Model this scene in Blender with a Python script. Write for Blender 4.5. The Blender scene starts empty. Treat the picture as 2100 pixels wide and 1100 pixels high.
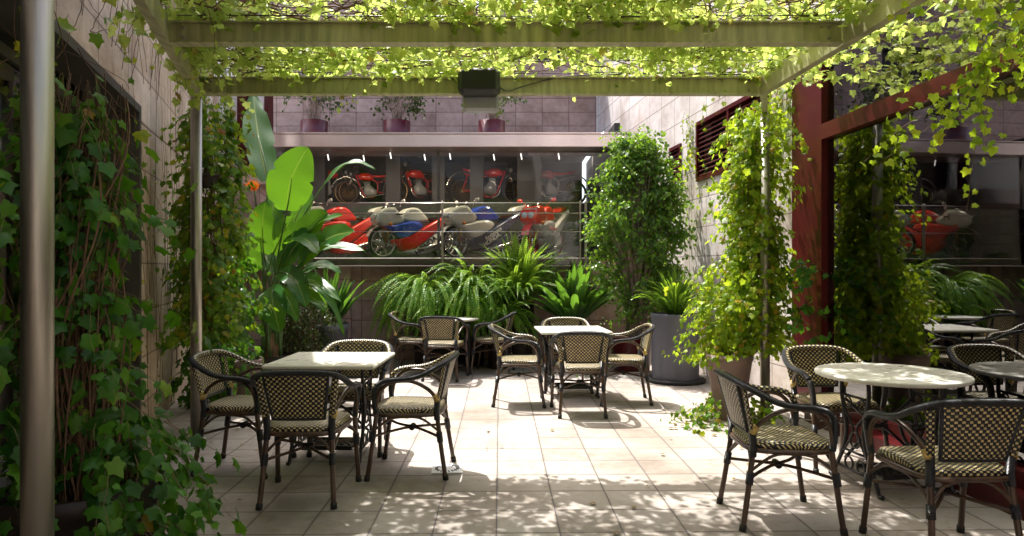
import bpy, math, random
import numpy as np
from mathutils import Vector, Matrix
R = math.radians
random.seed(7); rng = np.random.default_rng(11)
S = bpy.context.scene
COL = S.collection

# ------------------------------------------------------------------ camera / sky / sun / exposure
cam_d = bpy.data.cameras.new('camera'); cam = bpy.data.objects.new('camera', cam_d); COL.objects.link(cam)
cam.location = (0, 0, 1.4); cam.rotation_euler = (R(90), 0, 0)
cam_d.sensor_width = 36; cam_d.lens = 24.0; cam_d.clip_start = 0.05; cam_d.clip_end = 500
S.camera = cam
S.render.resolution_x = 1024; S.render.resolution_y = 536

SUNV = Vector((-0.28, 0.44, 1.0)).normalized()        # direction towards the sun
elev = math.asin(SUNV.z); azim = math.atan2(SUNV.x, SUNV.y)
w = bpy.data.worlds.new("World"); S.world = w; w.use_nodes = True
nt = w.node_tree; nt.nodes.clear()
sky = nt.nodes.new('ShaderNodeTexSky'); sky.sky_type = 'NISHITA'; sky.sun_disc = False
sky.air_density = 0.8; sky.dust_density = 4.0; sky.ozone_density = 0.2; sky.sun_elevation = elev; sky.sun_rotation = azim
bg = nt.nodes.new('ShaderNodeBackground'); bg.inputs[1].default_value = 0.15
wo = nt.nodes.new('ShaderNodeOutputWorld')
nt.links.new(sky.outputs[0], bg.inputs[0]); nt.links.new(bg.outputs[0], wo.inputs[0])
sd = bpy.data.lights.new('sun', 'SUN'); sd.energy = 3.1; sd.angle = R(0.5); sd.color = (1.0, 0.965, 0.92)
so = bpy.data.objects.new('sun', sd); COL.objects.link(so)
so.rotation_euler = SUNV.to_track_quat('Z', 'Y').to_euler(); so.location = (0, 0, 12)
S.view_settings.view_transform = 'Standard'; S.view_settings.look = 'None'
S.view_settings.gamma = 1; S.view_settings.use_curve_mapping = False
S.view_settings.exposure = 1.6
S.cycles.max_bounces = 8; S.cycles.transparent_max_bounces = 16

# ------------------------------------------------------------------ materials
def newmat(name):
    m = bpy.data.materials.new(name); m.use_nodes = True
    n = m.node_tree; n.nodes.clear()
    out = n.nodes.new('ShaderNodeOutputMaterial')
    return m, n, out
def N(n, t, **kw):
    x = n.nodes.new(t)
    for k, v in kw.items(): setattr(x, k, v)
    return x
def L(n, a, b): n.links.new(a, b)
def math_(n, op, a, b=None, c=None):
    x = n.nodes.new('ShaderNodeMath'); x.operation = op
    for i, v in enumerate((a, b, c)):
        if v is None: continue
        if isinstance(v, (int, float)): x.inputs[i].default_value = v
        else: n.links.new(v, x.inputs[i])
    return x.outputs[0]
def ramp(n, fac, stops):
    r = n.nodes.new('ShaderNodeValToRGB'); e = r.color_ramp.elements
    while len(e) < len(stops): e.new(0.5)
    for i, (p, c) in enumerate(stops):
        e[i].position = p; e[i].color = (c[0], c[1], c[2], 1)
    n.links.new(fac, r.inputs[0]); return r.outputs[0]
def bump(n, h, strength, dist=0.01):
    b = n.nodes.new('ShaderNodeBump'); b.inputs['Strength'].default_value = strength
    b.inputs['Distance'].default_value = dist; n.links.new(h, b.inputs['Height']); return b.outputs[0]
def surf(name, col, rough=0.5, metal=0.0, var=0.15, vscale=6, bstr=0.15, bscale=60, spec=0.5, coat=0.0, stretch=None, bdist=0.004):
    m, n, out = newmat(name)
    p = N(n, 'ShaderNodeBsdfPrincipled'); L(n, p.outputs[0], out.inputs[0])
    tc = N(n, 'ShaderNodeTexCoord'); src = tc.outputs['Object']
    if stretch:
        mp = N(n, 'ShaderNodeMapping'); mp.inputs['Scale'].default_value = stretch; L(n, src, mp.inputs[0]); src = mp.outputs[0]
    nz = N(n, 'ShaderNodeTexNoise'); nz.inputs['Scale'].default_value = vscale; nz.inputs['Detail'].default_value = 5
    L(n, src, nz.inputs['Vector'])
    c = Vector(col)
    cr = ramp(n, nz.outputs[0], [(0.3, c*(1-var)), (0.7, c*(1+var))])
    L(n, cr, p.inputs['Base Color'])
    n2 = N(n, 'ShaderNodeTexNoise'); n2.inputs['Scale'].default_value = bscale; n2.inputs['Detail'].default_value = 4
    L(n, src, n2.inputs['Vector'])
    if bstr: L(n, bump(n, n2.outputs[0], bstr, bdist), p.inputs['Normal'])
    rr = math_(n, 'MULTIPLY_ADD', nz.outputs[0], 0.25*rough, rough*0.88)
    L(n, rr, p.inputs['Roughness'])
    p.inputs['Metallic'].default_value = metal
    p.inputs['Specular IOR Level'].default_value = spec
    p.inputs['Coat Weight'].default_value = coat; p.inputs['Coat Roughness'].default_value = 0.08
    return m
def tiles(name, cols, tw, th, mort=0.004, uv=True, rot=0.0, rough=0.6, joint=(0.10,0.09,0.10), off=(0,0), bstr=0.35, pits=0.5):
    m, n, out = newmat(name)
    p = N(n, 'ShaderNodeBsdfPrincipled'); L(n, p.outputs[0], out.inputs[0])
    tc = N(n, 'ShaderNodeTexCoord'); mp = N(n, 'ShaderNodeMapping')
    L(n, tc.outputs['UV' if uv else 'Object'], mp.inputs[0])
    mp.inputs['Rotation'].default_value = (0, 0, rot); mp.inputs['Location'].default_value = (off[0], off[1], 0)
    # per-tile cell id and joints from plain maths so every joint is a thin even line
    sx = N(n, 'ShaderNodeSeparateXYZ'); L(n, mp.outputs[0], sx.inputs[0])
    wob = N(n, 'ShaderNodeTexNoise'); wob.inputs['Scale'].default_value = 3.0; L(n, mp.outputs[0], wob.inputs['Vector'])
    wv = math_(n, 'MULTIPLY_ADD', wob.outputs[0], 0.008, -0.004)
    u = math_(n, 'DIVIDE', math_(n, 'ADD', sx.outputs[0], wv), tw); v = math_(n, 'DIVIDE', math_(n, 'ADD', sx.outputs[1], wv), th)
    fu = math_(n, 'FRACT', u); fv = math_(n, 'FRACT', v)
    du = math_(n, 'MULTIPLY', math_(n, 'SUBTRACT', 0.5, math_(n, 'ABSOLUTE', math_(n, 'SUBTRACT', fu, 0.5))), tw)
    dv = math_(n, 'MULTIPLY', math_(n, 'SUBTRACT', 0.5, math_(n, 'ABSOLUTE', math_(n, 'SUBTRACT', fv, 0.5))), th)
    d = math_(n, 'MINIMUM', du, dv)
    jn = math_(n, 'LESS_THAN', d, mort*0.5)
    cb = N(n, 'ShaderNodeCombineXYZ'); L(n, math_(n, 'FLOOR', u), cb.inputs[0]); L(n, math_(n, 'FLOOR', v), cb.inputs[1])
    wn = N(n, 'ShaderNodeTexWhiteNoise'); L(n, cb.outputs[0], wn.inputs[0])
    # travertine-like mottling
    nz = N(n, 'ShaderNodeTexNoise'); nz.inputs['Scale'].default_value = 9; nz.inputs['Detail'].default_value = 8; nz.inputs['Roughness'].default_value = 0.65
    ad = N(n, 'ShaderNodeVectorMath', operation='MULTIPLY_ADD'); L(n, wn.outputs['Color'], ad.inputs[0]); ad.inputs[1].default_value = (20,20,20); L(n, mp.outputs[0], ad.inputs[2])
    L(n, ad.outputs[0], nz.inputs['Vector'])
    f = math_(n, 'ADD', math_(n, 'MULTIPLY', nz.outputs[0], 0.75), math_(n, 'MULTIPLY', wn.outputs[0], 0.25))
    col = ramp(n, f, [(0.3, cols[0]), (0.5, cols[1]), (0.72, cols[2])])
    st = N(n, 'ShaderNodeTexNoise'); st.inputs['Scale'].default_value = 1.3; st.inputs['Detail'].default_value = 6; L(n, mp.outputs[0], st.inputs['Vector'])
    stc = ramp(n, st.outputs[0], [(0.35, (0.72,0.68,0.64)), (0.55, (1,1,1))])
    sp = N(n, 'ShaderNodeTexNoise'); sp.inputs['Scale'].default_value = 14; sp.inputs['Detail'].default_value = 7; sp.inputs['Roughness'].default_value = 0.7; L(n, mp.outputs[0], sp.inputs['Vector'])
    spc = ramp(n, sp.outputs[0], [(0.30, (0.60,0.52,0.42)), (0.40, (1,1,1))])
    edge = ramp(n, math_(n, 'ADD', d, math_(n, 'MULTIPLY', sp.outputs[0], 0.02)), [(0.010, (0.72,0.68,0.62)), (0.026, (1,1,1))])
    m0 = N(n, 'ShaderNodeMix', data_type='RGBA', blend_type='MULTIPLY'); m0.inputs[0].default_value = 1; L(n, spc, m0.inputs[6]); L(n, edge, m0.inputs[7])
    m1 = N(n, 'ShaderNodeMix', data_type='RGBA', blend_type='MULTIPLY'); m1.inputs[0].default_value = 1; L(n, stc, m1.inputs[6]); L(n, m0.outputs[2], m1.inputs[7])
    mul = N(n, 'ShaderNodeMix', data_type='RGBA', blend_type='MULTIPLY'); mul.inputs[0].default_value = 1
    L(n, col, mul.inputs[6]); L(n, m1.outputs[2], mul.inputs[7])
    mx = N(n, 'ShaderNodeMix', data_type='RGBA'); L(n, jn, mx.inputs[0]); L(n, mul.outputs[2], mx.inputs[6]); mx.inputs[7].default_value = (*joint, 1)
    L(n, mx.outputs[2], p.inputs['Base Color'])
    vo = N(n, 'ShaderNodeTexNoise'); vo.inputs['Scale'].default_value = 70; vo.inputs['Detail'].default_value = 3; L(n, mp.outputs[0], vo.inputs['Vector'])
    pit = math_(n, 'LESS_THAN', vo.outputs[0], 0.36)
    h = math_(n, 'SUBTRACT', math_(n, 'MULTIPLY', nz.outputs[0], 0.4), math_(n, 'ADD', jn, math_(n, 'MULTIPLY', pit, pits)))
    L(n, bump(n, h, bstr, 0.004), p.inputs['Normal'])
    p.inputs['Roughness'].default_value = rough; p.inputs['Specular IOR Level'].default_value = 0.35
    return m
def leafmat(name, stops, trans=0.4, tcol=(0.45,0.65,0.05), rough=0.38, veins=False):
    m, n, out = newmat(name)
    g = N(n, 'ShaderNodeNewGeometry'); rnd = g.outputs['Random Per Island']
    c = ramp(n, rnd, stops)
    tc = N(n, 'ShaderNodeTexCoord')
    nz = N(n, 'ShaderNodeTexNoise'); nz.inputs['Scale'].default_value = 35; L(n, tc.outputs['Object'], nz.inputs['Vector'])
    sc = ramp(n, nz.outputs[0], [(0.3, (0.8,0.8,0.8)), (0.7, (1.15,1.15,1.15))])
    mul = N(n, 'ShaderNodeMix', data_type='RGBA', blend_type='MULTIPLY'); mul.inputs[0].default_value = 1
    L(n, c, mul.inputs[6]); L(n, sc, mul.inputs[7])
    p = N(n, 'ShaderNodeBsdfPrincipled'); L(n, mul.outputs[2], p.inputs['Base Color']); p.inputs['Roughness'].default_value = rough
    p.inputs['Specular IOR Level'].default_value = 0.3
    t = N(n, 'ShaderNodeBsdfTranslucent')
    m2 = N(n, 'ShaderNodeMix', data_type='RGBA'); m2.inputs[0].default_value = 0.6
    L(n, c, m2.inputs[6]); m2.inputs[7].default_value = (*tcol, 1); L(n, m2.outputs[2], t.inputs[0])
    if veins:
        u = N(n, 'ShaderNodeSeparateXYZ'); L(n, tc.outputs['UV'], u.inputs[0])
        a = math_(n, 'ABSOLUTE', u.outputs[0])
        wv = math_(n, 'SINE', math_(n, 'MULTIPLY', math_(n, 'SUBTRACT', u.outputs[1], math_(n, 'MULTIPLY', a, 0.06)), 260))
        rib = math_(n, 'LESS_THAN', a, 0.045)
        L(n, bump(n, math_(n, 'ADD', math_(n, 'MULTIPLY', wv, 0.5), math_(n, 'MULTIPLY', rib, 2)), 0.35, 0.004), p.inputs['Normal'])
        mr = N(n, 'ShaderNodeMix', data_type='RGBA'); L(n, rib, mr.inputs[0]); L(n, mul.outputs[2], mr.inputs[6]); mr.inputs[7].default_value = (0.28,0.34,0.08,1)
        L(n, mr.outputs[2], p.inputs['Base Color'])
    ms = N(n, 'ShaderNodeMixShader'); ms.inputs[0].default_value = trans
    L(n, p.outputs[0], ms.inputs[1]); L(n, t.outputs[0], ms.inputs[2]); L(n, ms.outputs[0], out.inputs[0])
    return m
def weavemat(name, holes=True, a=(0.010,0.010,0.014), b=(0.74,0.60,0.28)):
    m, n, out = newmat(name)
    tc = N(n, 'ShaderNodeTexCoord'); s = N(n, 'ShaderNodeSeparateXYZ'); L(n, tc.outputs['UV'], s.inputs[0])
    u = math_(n, 'DIVIDE', s.outputs[0], 0.0165); v = math_(n, 'DIVIDE', s.outputs[1], 0.0145)
    fu = math_(n, 'ABSOLUTE', math_(n, 'SUBTRACT', math_(n, 'FRACT', u), 0.5)); fv = math_(n, 'ABSOLUTE', math_(n, 'SUBTRACT', math_(n, 'FRACT', v), 0.5))
    sm = math_(n, 'ADD', math_(n, 'FLOOR', u), math_(n, 'FLOOR', v))
    par = math_(n, 'GREATER_THAN', math_(n, 'FRACT', math_(n, 'MULTIPLY', sm, 0.5)), 0.25)
    ins = math_(n, 'MULTIPLY', math_(n, 'LESS_THAN', fu, 0.40), math_(n, 'LESS_THAN', fv, 0.36))
    yel = math_(n, 'MULTIPLY', par, ins)
    wn = N(n, 'ShaderNodeTexWhiteNoise'); cb = N(n, 'ShaderNodeCombineXYZ'); L(n, math_(n,'FLOOR',u), cb.inputs[0]); L(n, math_(n,'FLOOR',v), cb.inputs[1]); L(n, cb.outputs[0], wn.inputs[0])
    oi = N(n, 'ShaderNodeObjectInfo'); yc = ramp(n, math_(n, 'ADD', math_(n, 'MULTIPLY', wn.outputs[0], .6), math_(n, 'MULTIPLY', oi.outputs['Random'], .4)), [(0.0, Vector(b)*0.6), (1.0, Vector(b)*1.15)])
    mx = N(n, 'ShaderNodeMix', data_type='RGBA'); L(n, yel, mx.inputs[0]); mx.inputs[6].default_value = (*a, 1); L(n, yc, mx.inputs[7])
    p = N(n, 'ShaderNodeBsdfPrincipled'); L(n, mx.outputs[2], p.inputs['Base Color']); p.inputs['Roughness'].default_value = 0.32
    p.inputs['Specular IOR Level'].default_value = 0.55
    h = math_(n, 'SUBTRACT', math_(n, 'MULTIPLY', par, 0.3), math_(n, 'MULTIPLY', math_(n, 'ADD', math_(n,'POWER',fu,2), math_(n,'POWER',fv,2)), 2.4))
    L(n, bump(n, h, 0.9, 0.004), p.inputs['Normal'])
    if holes:
        hole = math_(n, 'MULTIPLY', math_(n, 'GREATER_THAN', fu, 0.41), math_(n, 'GREATER_THAN', fv, 0.40))
        tr = N(n, 'ShaderNodeBsdfTransparent'); ms = N(n, 'ShaderNodeMixShader')
        L(n, hole, ms.inputs[0]); L(n, p.outputs[0], ms.inputs[1]); L(n, tr.outputs[0], ms.inputs[2]); L(n, ms.outputs[0], out.inputs[0])
    else: L(n, p.outputs[0], out.inputs[0])
    return m
def wrapmat(name, col=(0.016,0.016,0.02)):
    m, n, out = newmat(name)
    tc = N(n, 'ShaderNodeTexCoord'); s = N(n, 'ShaderNodeSeparateXYZ'); L(n, tc.outputs['UV'], s.inputs[0])
    w_ = math_(n, 'SINE', math_(n, 'MULTIPLY', s.outputs[1], 2*math.pi/0.0065))
    nz = N(n, 'ShaderNodeTexNoise'); nz.inputs['Scale'].default_value = 40; L(n, tc.outputs['Object'], nz.inputs['Vector'])
    c = ramp(n, nz.outputs[0], [(0.3, Vector(col)*0.7), (0.75, Vector(col)*1.9)])
    p = N(n, 'ShaderNodeBsdfPrincipled'); L(n, c, p.inputs['Base Color']); p.inputs['Roughness'].default_value = 0.3
    L(n, bump(n, w_, 0.7, 0.003), p.inputs['Normal']); L(n, p.outputs[0], out.inputs[0])
    return m
def glassmat(name, ior=1.5, tint=(1,1,1), minr=0.02):
    m, n, out = newmat(name)
    fr = N(n, 'ShaderNodeFresnel'); fr.inputs[0].default_value = ior
    f = math_(n, 'MAXIMUM', fr.outputs[0], minr)
    tr = N(n, 'ShaderNodeBsdfTransparent'); tr.inputs[0].default_value = (*tint, 1)
    gl = N(n, 'ShaderNodeBsdfGlossy'); gl.inputs['Roughness'].default_value = 0.0
    tc = N(n, 'ShaderNodeTexCoord'); nz = N(n, 'ShaderNodeTexNoise'); nz.inputs['Scale'].default_value = 1.2; L(n, tc.outputs['Object'], nz.inputs['Vector'])
    L(n, bump(n, nz.outputs[0], 0.02, 0.02), gl.inputs['Normal'])
    ms = N(n, 'ShaderNodeMixShader'); L(n, f, ms.inputs[0]); L(n, tr.outputs[0], ms.inputs[1]); L(n, gl.outputs[0], ms.inputs[2])
    L(n, ms.outputs[0], out.inputs[0]); return m
def emis(name, col, s):
    m, n, out = newmat(name); e = N(n, 'ShaderNodeEmission'); e.inputs[0].default_value = (*col, 1); e.inputs[1].default_value = s
    L(n, e.outputs[0], out.inputs[0]); return m

M = {}
M['floor'] = tiles('floor stone', [(0.28,0.242,0.205), (0.36,0.322,0.285), (0.42,0.383,0.348)], 0.337, 0.337, 0.007, uv=False, rot=R(-1.0), rough=0.7, joint=(0.09,0.08,0.09), off=(0.02,0.1))
M['stone_left'] = tiles('travertine large', [(0.46,0.34,0.23), (0.62,0.48,0.35), (0.72,0.60,0.46)], 0.80, 0.39, 0.006, rough=0.7, joint=(0.07,0.06,0.05), off=(0.3,0.12))
M['stone'] = tiles('travertine small', [(0.33,0.22,0.185), (0.44,0.305,0.26), (0.53,0.39,0.34)], 0.58, 0.30, 0.007, rough=0.65, joint=(0.09,0.06,0.06))
M['stone_lit'] = tiles('travertine sunlit tone', [(0.56,0.49,0.46), (0.70,0.64,0.60), (0.78,0.73,0.70)], 0.58, 0.39, 0.007, rough=0.75, joint=(0.14,0.11,0.12), pits=0.9, bstr=0.5)  # stone colour lightened to stand in for sunlight on it
M['steel'] = surf('brushed steel', (0.38,0.35,0.30), 0.42, 1.0, 0.16, 5, 0.25, 40, stretch=(1,1,0.05))
M['beam'] = surf('weathered zinc beam', (0.44,0.42,0.24), 0.45, 0.3, 0.30, 5, 0.2, 20, stretch=(5,1,0.5))
M['fascia'] = surf('satin steel fascia', (0.74,0.62,0.58), 0.30, 0.9, 0.12, 1.6, 0.05, 10, stretch=(1,1,0.1))
M['red'] = surf('oxblood lacquer', (0.065,0.003,0.004), 0.38, 0.0, 0.12, 3, 0.03, 30, spec=.3, coat=0.1)
M['redpot'] = surf('burgundy glazed pot', (0.10,0.006,0.014), 0.35, 0.0, 0.15, 5, 0.05, 20, coat=0.2)
M['white'] = surf('white render', (0.74,0.72,0.72), 0.8, 0, 0.06, 3, 0.3, 90)
M['dark'] = surf('dark interior', (0.025,0.024,0.026), 0.6, 0, 0.2, 2, 0.05)
M['darkgrey'] = surf('grey interior', (0.16,0.15,0.15), 0.6, 0, 0.15, 2, 0.05)
M['beige'] = surf('beige panel', (0.36,0.28,0.16), 0.6, 0, 0.1, 2, 0.05)
M['ledge'] = surf('bronze sill', (0.20,0.135,0.115), 0.45, 0.1, 0.12, 3, 0.1)
M['tabletop'] = surf('pale table stone', (0.70,0.68,0.60), 0.28, 0, 0.06, 14, 0.06, 120, spec=0.5)
M['iron'] = surf('black cast iron', (0.014,0.013,0.014), 0.36, 0.2, 0.3, 20, 0.3, 90)
M['bamboo'] = surf('brown bamboo cane', (0.07,0.038,0.021), 0.36, 0, 0.45, 24, 0.25, 60, stretch=(1,1,0.25), coat=0.25)
M['weave'] = weavemat('open weave black and straw')
M['weave_solid'] = weavemat('tight weave black and straw', False)
M['wrap'] = wrapmat('black wrapped cane')
M['tie'] = wrapmat('straw binding', (0.48,0.34,0.10))
M['rubber'] = surf('black rubber', (0.012,0.012,0.012), 0.6)
M['glass'] = glassmat('shop window glass', 1.42, (0.94,0.95,0.94), 0.03)
M['glass_rail'] = glassmat('railing glass', 1.45, (0.93,0.97,0.94), 0.03)
M['glass_right'] = glassmat('facade glass', 3.2, (0.62,0.66,0.62), 0.12)
M['glass_left'] = glassmat('left window glass', 1.7, (0.6,0.62,0.58), 0.08)
M['greypot'] = surf('slate grey planter', (0.12,0.118,0.145), 0.5, 0, 0.1, 6, 0.08, 60)
M['brownpot'] = surf('taupe clay pot', (0.19,0.125,0.105), 0.6, 0, 0.15, 6, 0.15, 60)
M['darkpot'] = surf('dark brown pot', (0.022,0.012,0.009), 0.55, 0, 0.3, 6, 0.15, 40)
M['soil'] = surf('potting soil', (0.03,0.02,0.013), 0.95, 0, 0.4, 30, 0.8, 50, bdist=0.02)
M['bark'] = surf('ivy stem bark', (0.14,0.075,0.04), 0.8, 0, 0.4, 30, 0.6, 90)
M['barklight'] = surf('tan twig', (0.24,0.15,0.09), 0.8, 0, 0.3, 30, 0.4, 90)
M['barkgrey'] = surf('pale ficus bark', (0.30,0.22,0.18), 0.8, 0, 0.3, 20, 0.4, 60)
M['speaker'] = surf('black speaker plastic', (0.016,0.02,0.017), 0.45, 0, 0.1, 8, 0.3, 250)
M['greyplastic'] = surf('grey plastic', (0.33,0.33,0.35), 0.5)
M['whiteplastic'] = surf('white plastic', (0.75,0.75,0.76), 0.4)
M['l_canopy'] = leafmat('pergola vine leaf', [(0.0,(0.13,0.24,0.03)), (0.45,(0.30,0.43,0.06)), (0.93,(0.50,0.56,0.14)), (0.975,(0.30,0.07,0.02)), (1.0,(0.25,0.05,0.02))], 0.6, (0.82,0.95,0.24), 0.42)
M['l_ivy'] = leafmat('ivy leaf', [(0.0,(0.012,0.055,0.008)), (0.5,(0.035,0.13,0.012)), (0.93,(0.09,0.23,0.015)), (0.985,(0.20,0.28,0.02)), (1.0,(0.25,0.12,0.02))], 0.3, (0.26,0.60,0.02), 0.36)
M['l_ivy2'] = leafmat('small ivy leaf', [(0.0,(0.03,0.10,0.008)), (0.5,(0.08,0.19,0.012)), (0.85,(0.20,0.28,0.018)), (0.95,(0.40,0.32,0.02)), (1.0,(0.32,0.10,0.02))], 0.38, (0.42,0.66,0.02), 0.4)
M['l_sun'] = leafmat('sunny creeper leaf', [(0.0,(0.06,0.15,0.01)), (0.45,(0.16,0.28,0.015)), (0.92,(0.36,0.44,0.03)), (1.0,(0.40,0.18,0.03))], 0.5, (0.62,0.82,0.03), 0.4)
M['l_ficus'] = leafmat('ficus leaf', [(0.0,(0.035,0.10,0.02)), (0.6,(0.08,0.18,0.03)), (1.0,(0.20,0.34,0.03))], 0.36, (0.45,0.75,0.03), 0.3)
M['l_fern'] = leafmat('fern frond', [(0.0,(0.05,0.16,0.012)), (0.6,(0.13,0.31,0.02)), (1.0,(0.36,0.46,0.05))], 0.46, (0.60,0.90,0.06), 0.4)
M['l_aspi'] = leafmat('broad strap leaf', [(0.0,(0.012,0.045,0.012)), (0.6,(0.03,0.09,0.02)), (1.0,(0.07,0.16,0.025))], 0.3, (0.30,0.62,0.04), 0.28, True)
M['l_strel'] = leafmat('paddle leaf', [(0.0,(0.010,0.06,0.014)), (0.6,(0.025,0.11,0.018)), (1.0,(0.06,0.17,0.018))], 0.27, (0.34,0.72,0.02), 0.3, True)
M['l_dark'] = leafmat('dark shrub leaf', [(0.0,(0.02,0.045,0.012)), (0.6,(0.05,0.09,0.02)), (1.0,(0.13,0.16,0.04))], 0.2, (0.25,0.35,0.05), 0.35)
M['petal'] = leafmat('orange petal', [(0.0,(0.75,0.12,0.01)), (1.0,(0.85,0.22,0.02))], 0.3, (0.9,0.25,0.02))
M['stalk'] = surf('green stalk', (0.07,0.14,0.03), 0.45, 0, 0.3, 20)
M['sheath'] = surf('striped sheath', (0.30,0.17,0.09), 0.6, 0, 0.65, 12, 0.4, 40, stretch=(6,6,0.3))
M['soffit'] = surf('dark bronze frame', (0.10,0.09,0.075), 0.4, 0.6, 0.15, 4, 0.05)
M['blind'] = surf('frosted panel', (0.20,0.20,0.17), 0.5, 0, 0.1, 1.5, 0.02)
for k, c in dict(m_red=(0.62,0.02,0.015), m_white=(0.58,0.55,0.50), m_blue=(0.02,0.05,0.38), m_navy=(0.015,0.02,0.07), m_black=(0.015,0.015,0.015), m_cream=(0.60,0.50,0.30), m_yellow=(0.70,0.45,0.03), m_grey=(0.30,0.30,0.30)).items():
    M[k] = surf('motorcycle paint ' + k[2:], c, 0.25, 0, 0.05, 4, 0.0, coat=0.7)
M['m_chrome'] = surf('chrome', (0.72,0.68,0.62), 0.16, 1.0, 0.05, 4, 0.0)
M['m_gold'] = surf('gold alloy', (0.55,0.33,0.12), 0.3, 1.0, 0.1)
M['tyre'] = surf('tyre rubber', (0.02,0.02,0.02), 0.7)
M['lens'] = surf('headlamp glass', (0.5,0.52,0.55), 0.08, 0.6, 0.05)
M['orange'] = surf('orange lens', (0.7,0.18,0.02), 0.2)

# ------------------------------------------------------------------ object helpers
def tag(o, label=None, cat=None, group=None, kind=None):
    if label: o['label'] = label
    if cat: o['category'] = cat
    if group: o['group'] = group
    if kind: o['kind'] = kind
    return o
def empty(name, loc=(0,0,0), rz=0, label=None, cat=None, group=None):
    o = bpy.data.objects.new(name, None); COL.objects.link(o); o.location = loc; o.rotation_euler = (0,0,rz)
    o.empty_display_size = 0.1
    return tag(o, label, cat, group)
def npmesh(name, V, F, mat, parent=None, UV=None, smooth=False):
    """V (n,3), F (m,k) equal sided faces"""
    V = np.asarray(V, dtype=np.float32); F = np.asarray(F, dtype=np.int32)
    me = bpy.data.meshes.new(name); me.vertices.add(len(V)); me.vertices.foreach_set('co', V.ravel())
    m, k = F.shape
    me.loops.add(m*k); me.loops.foreach_set('vertex_index', F.ravel())
    me.polygons.add(m); me.polygons.foreach_set('loop_start', np.arange(0, m*k, k, dtype=np.int32))
    me.update(calc_edges=True)
    if UV is not None:
        l = me.uv_layers.new(name='UVMap'); l.data.foreach_set('uv', np.asarray(UV, dtype=np.float32)[F.ravel()].ravel())
    if smooth: me.polygons.foreach_set('use_smooth', np.ones(m, dtype=bool))
    me.validate()
    me.materials.append(mat)
    o = bpy.data.objects.new(name, me); COL.objects.link(o)
    if parent: o.parent = parent
    return o
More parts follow.
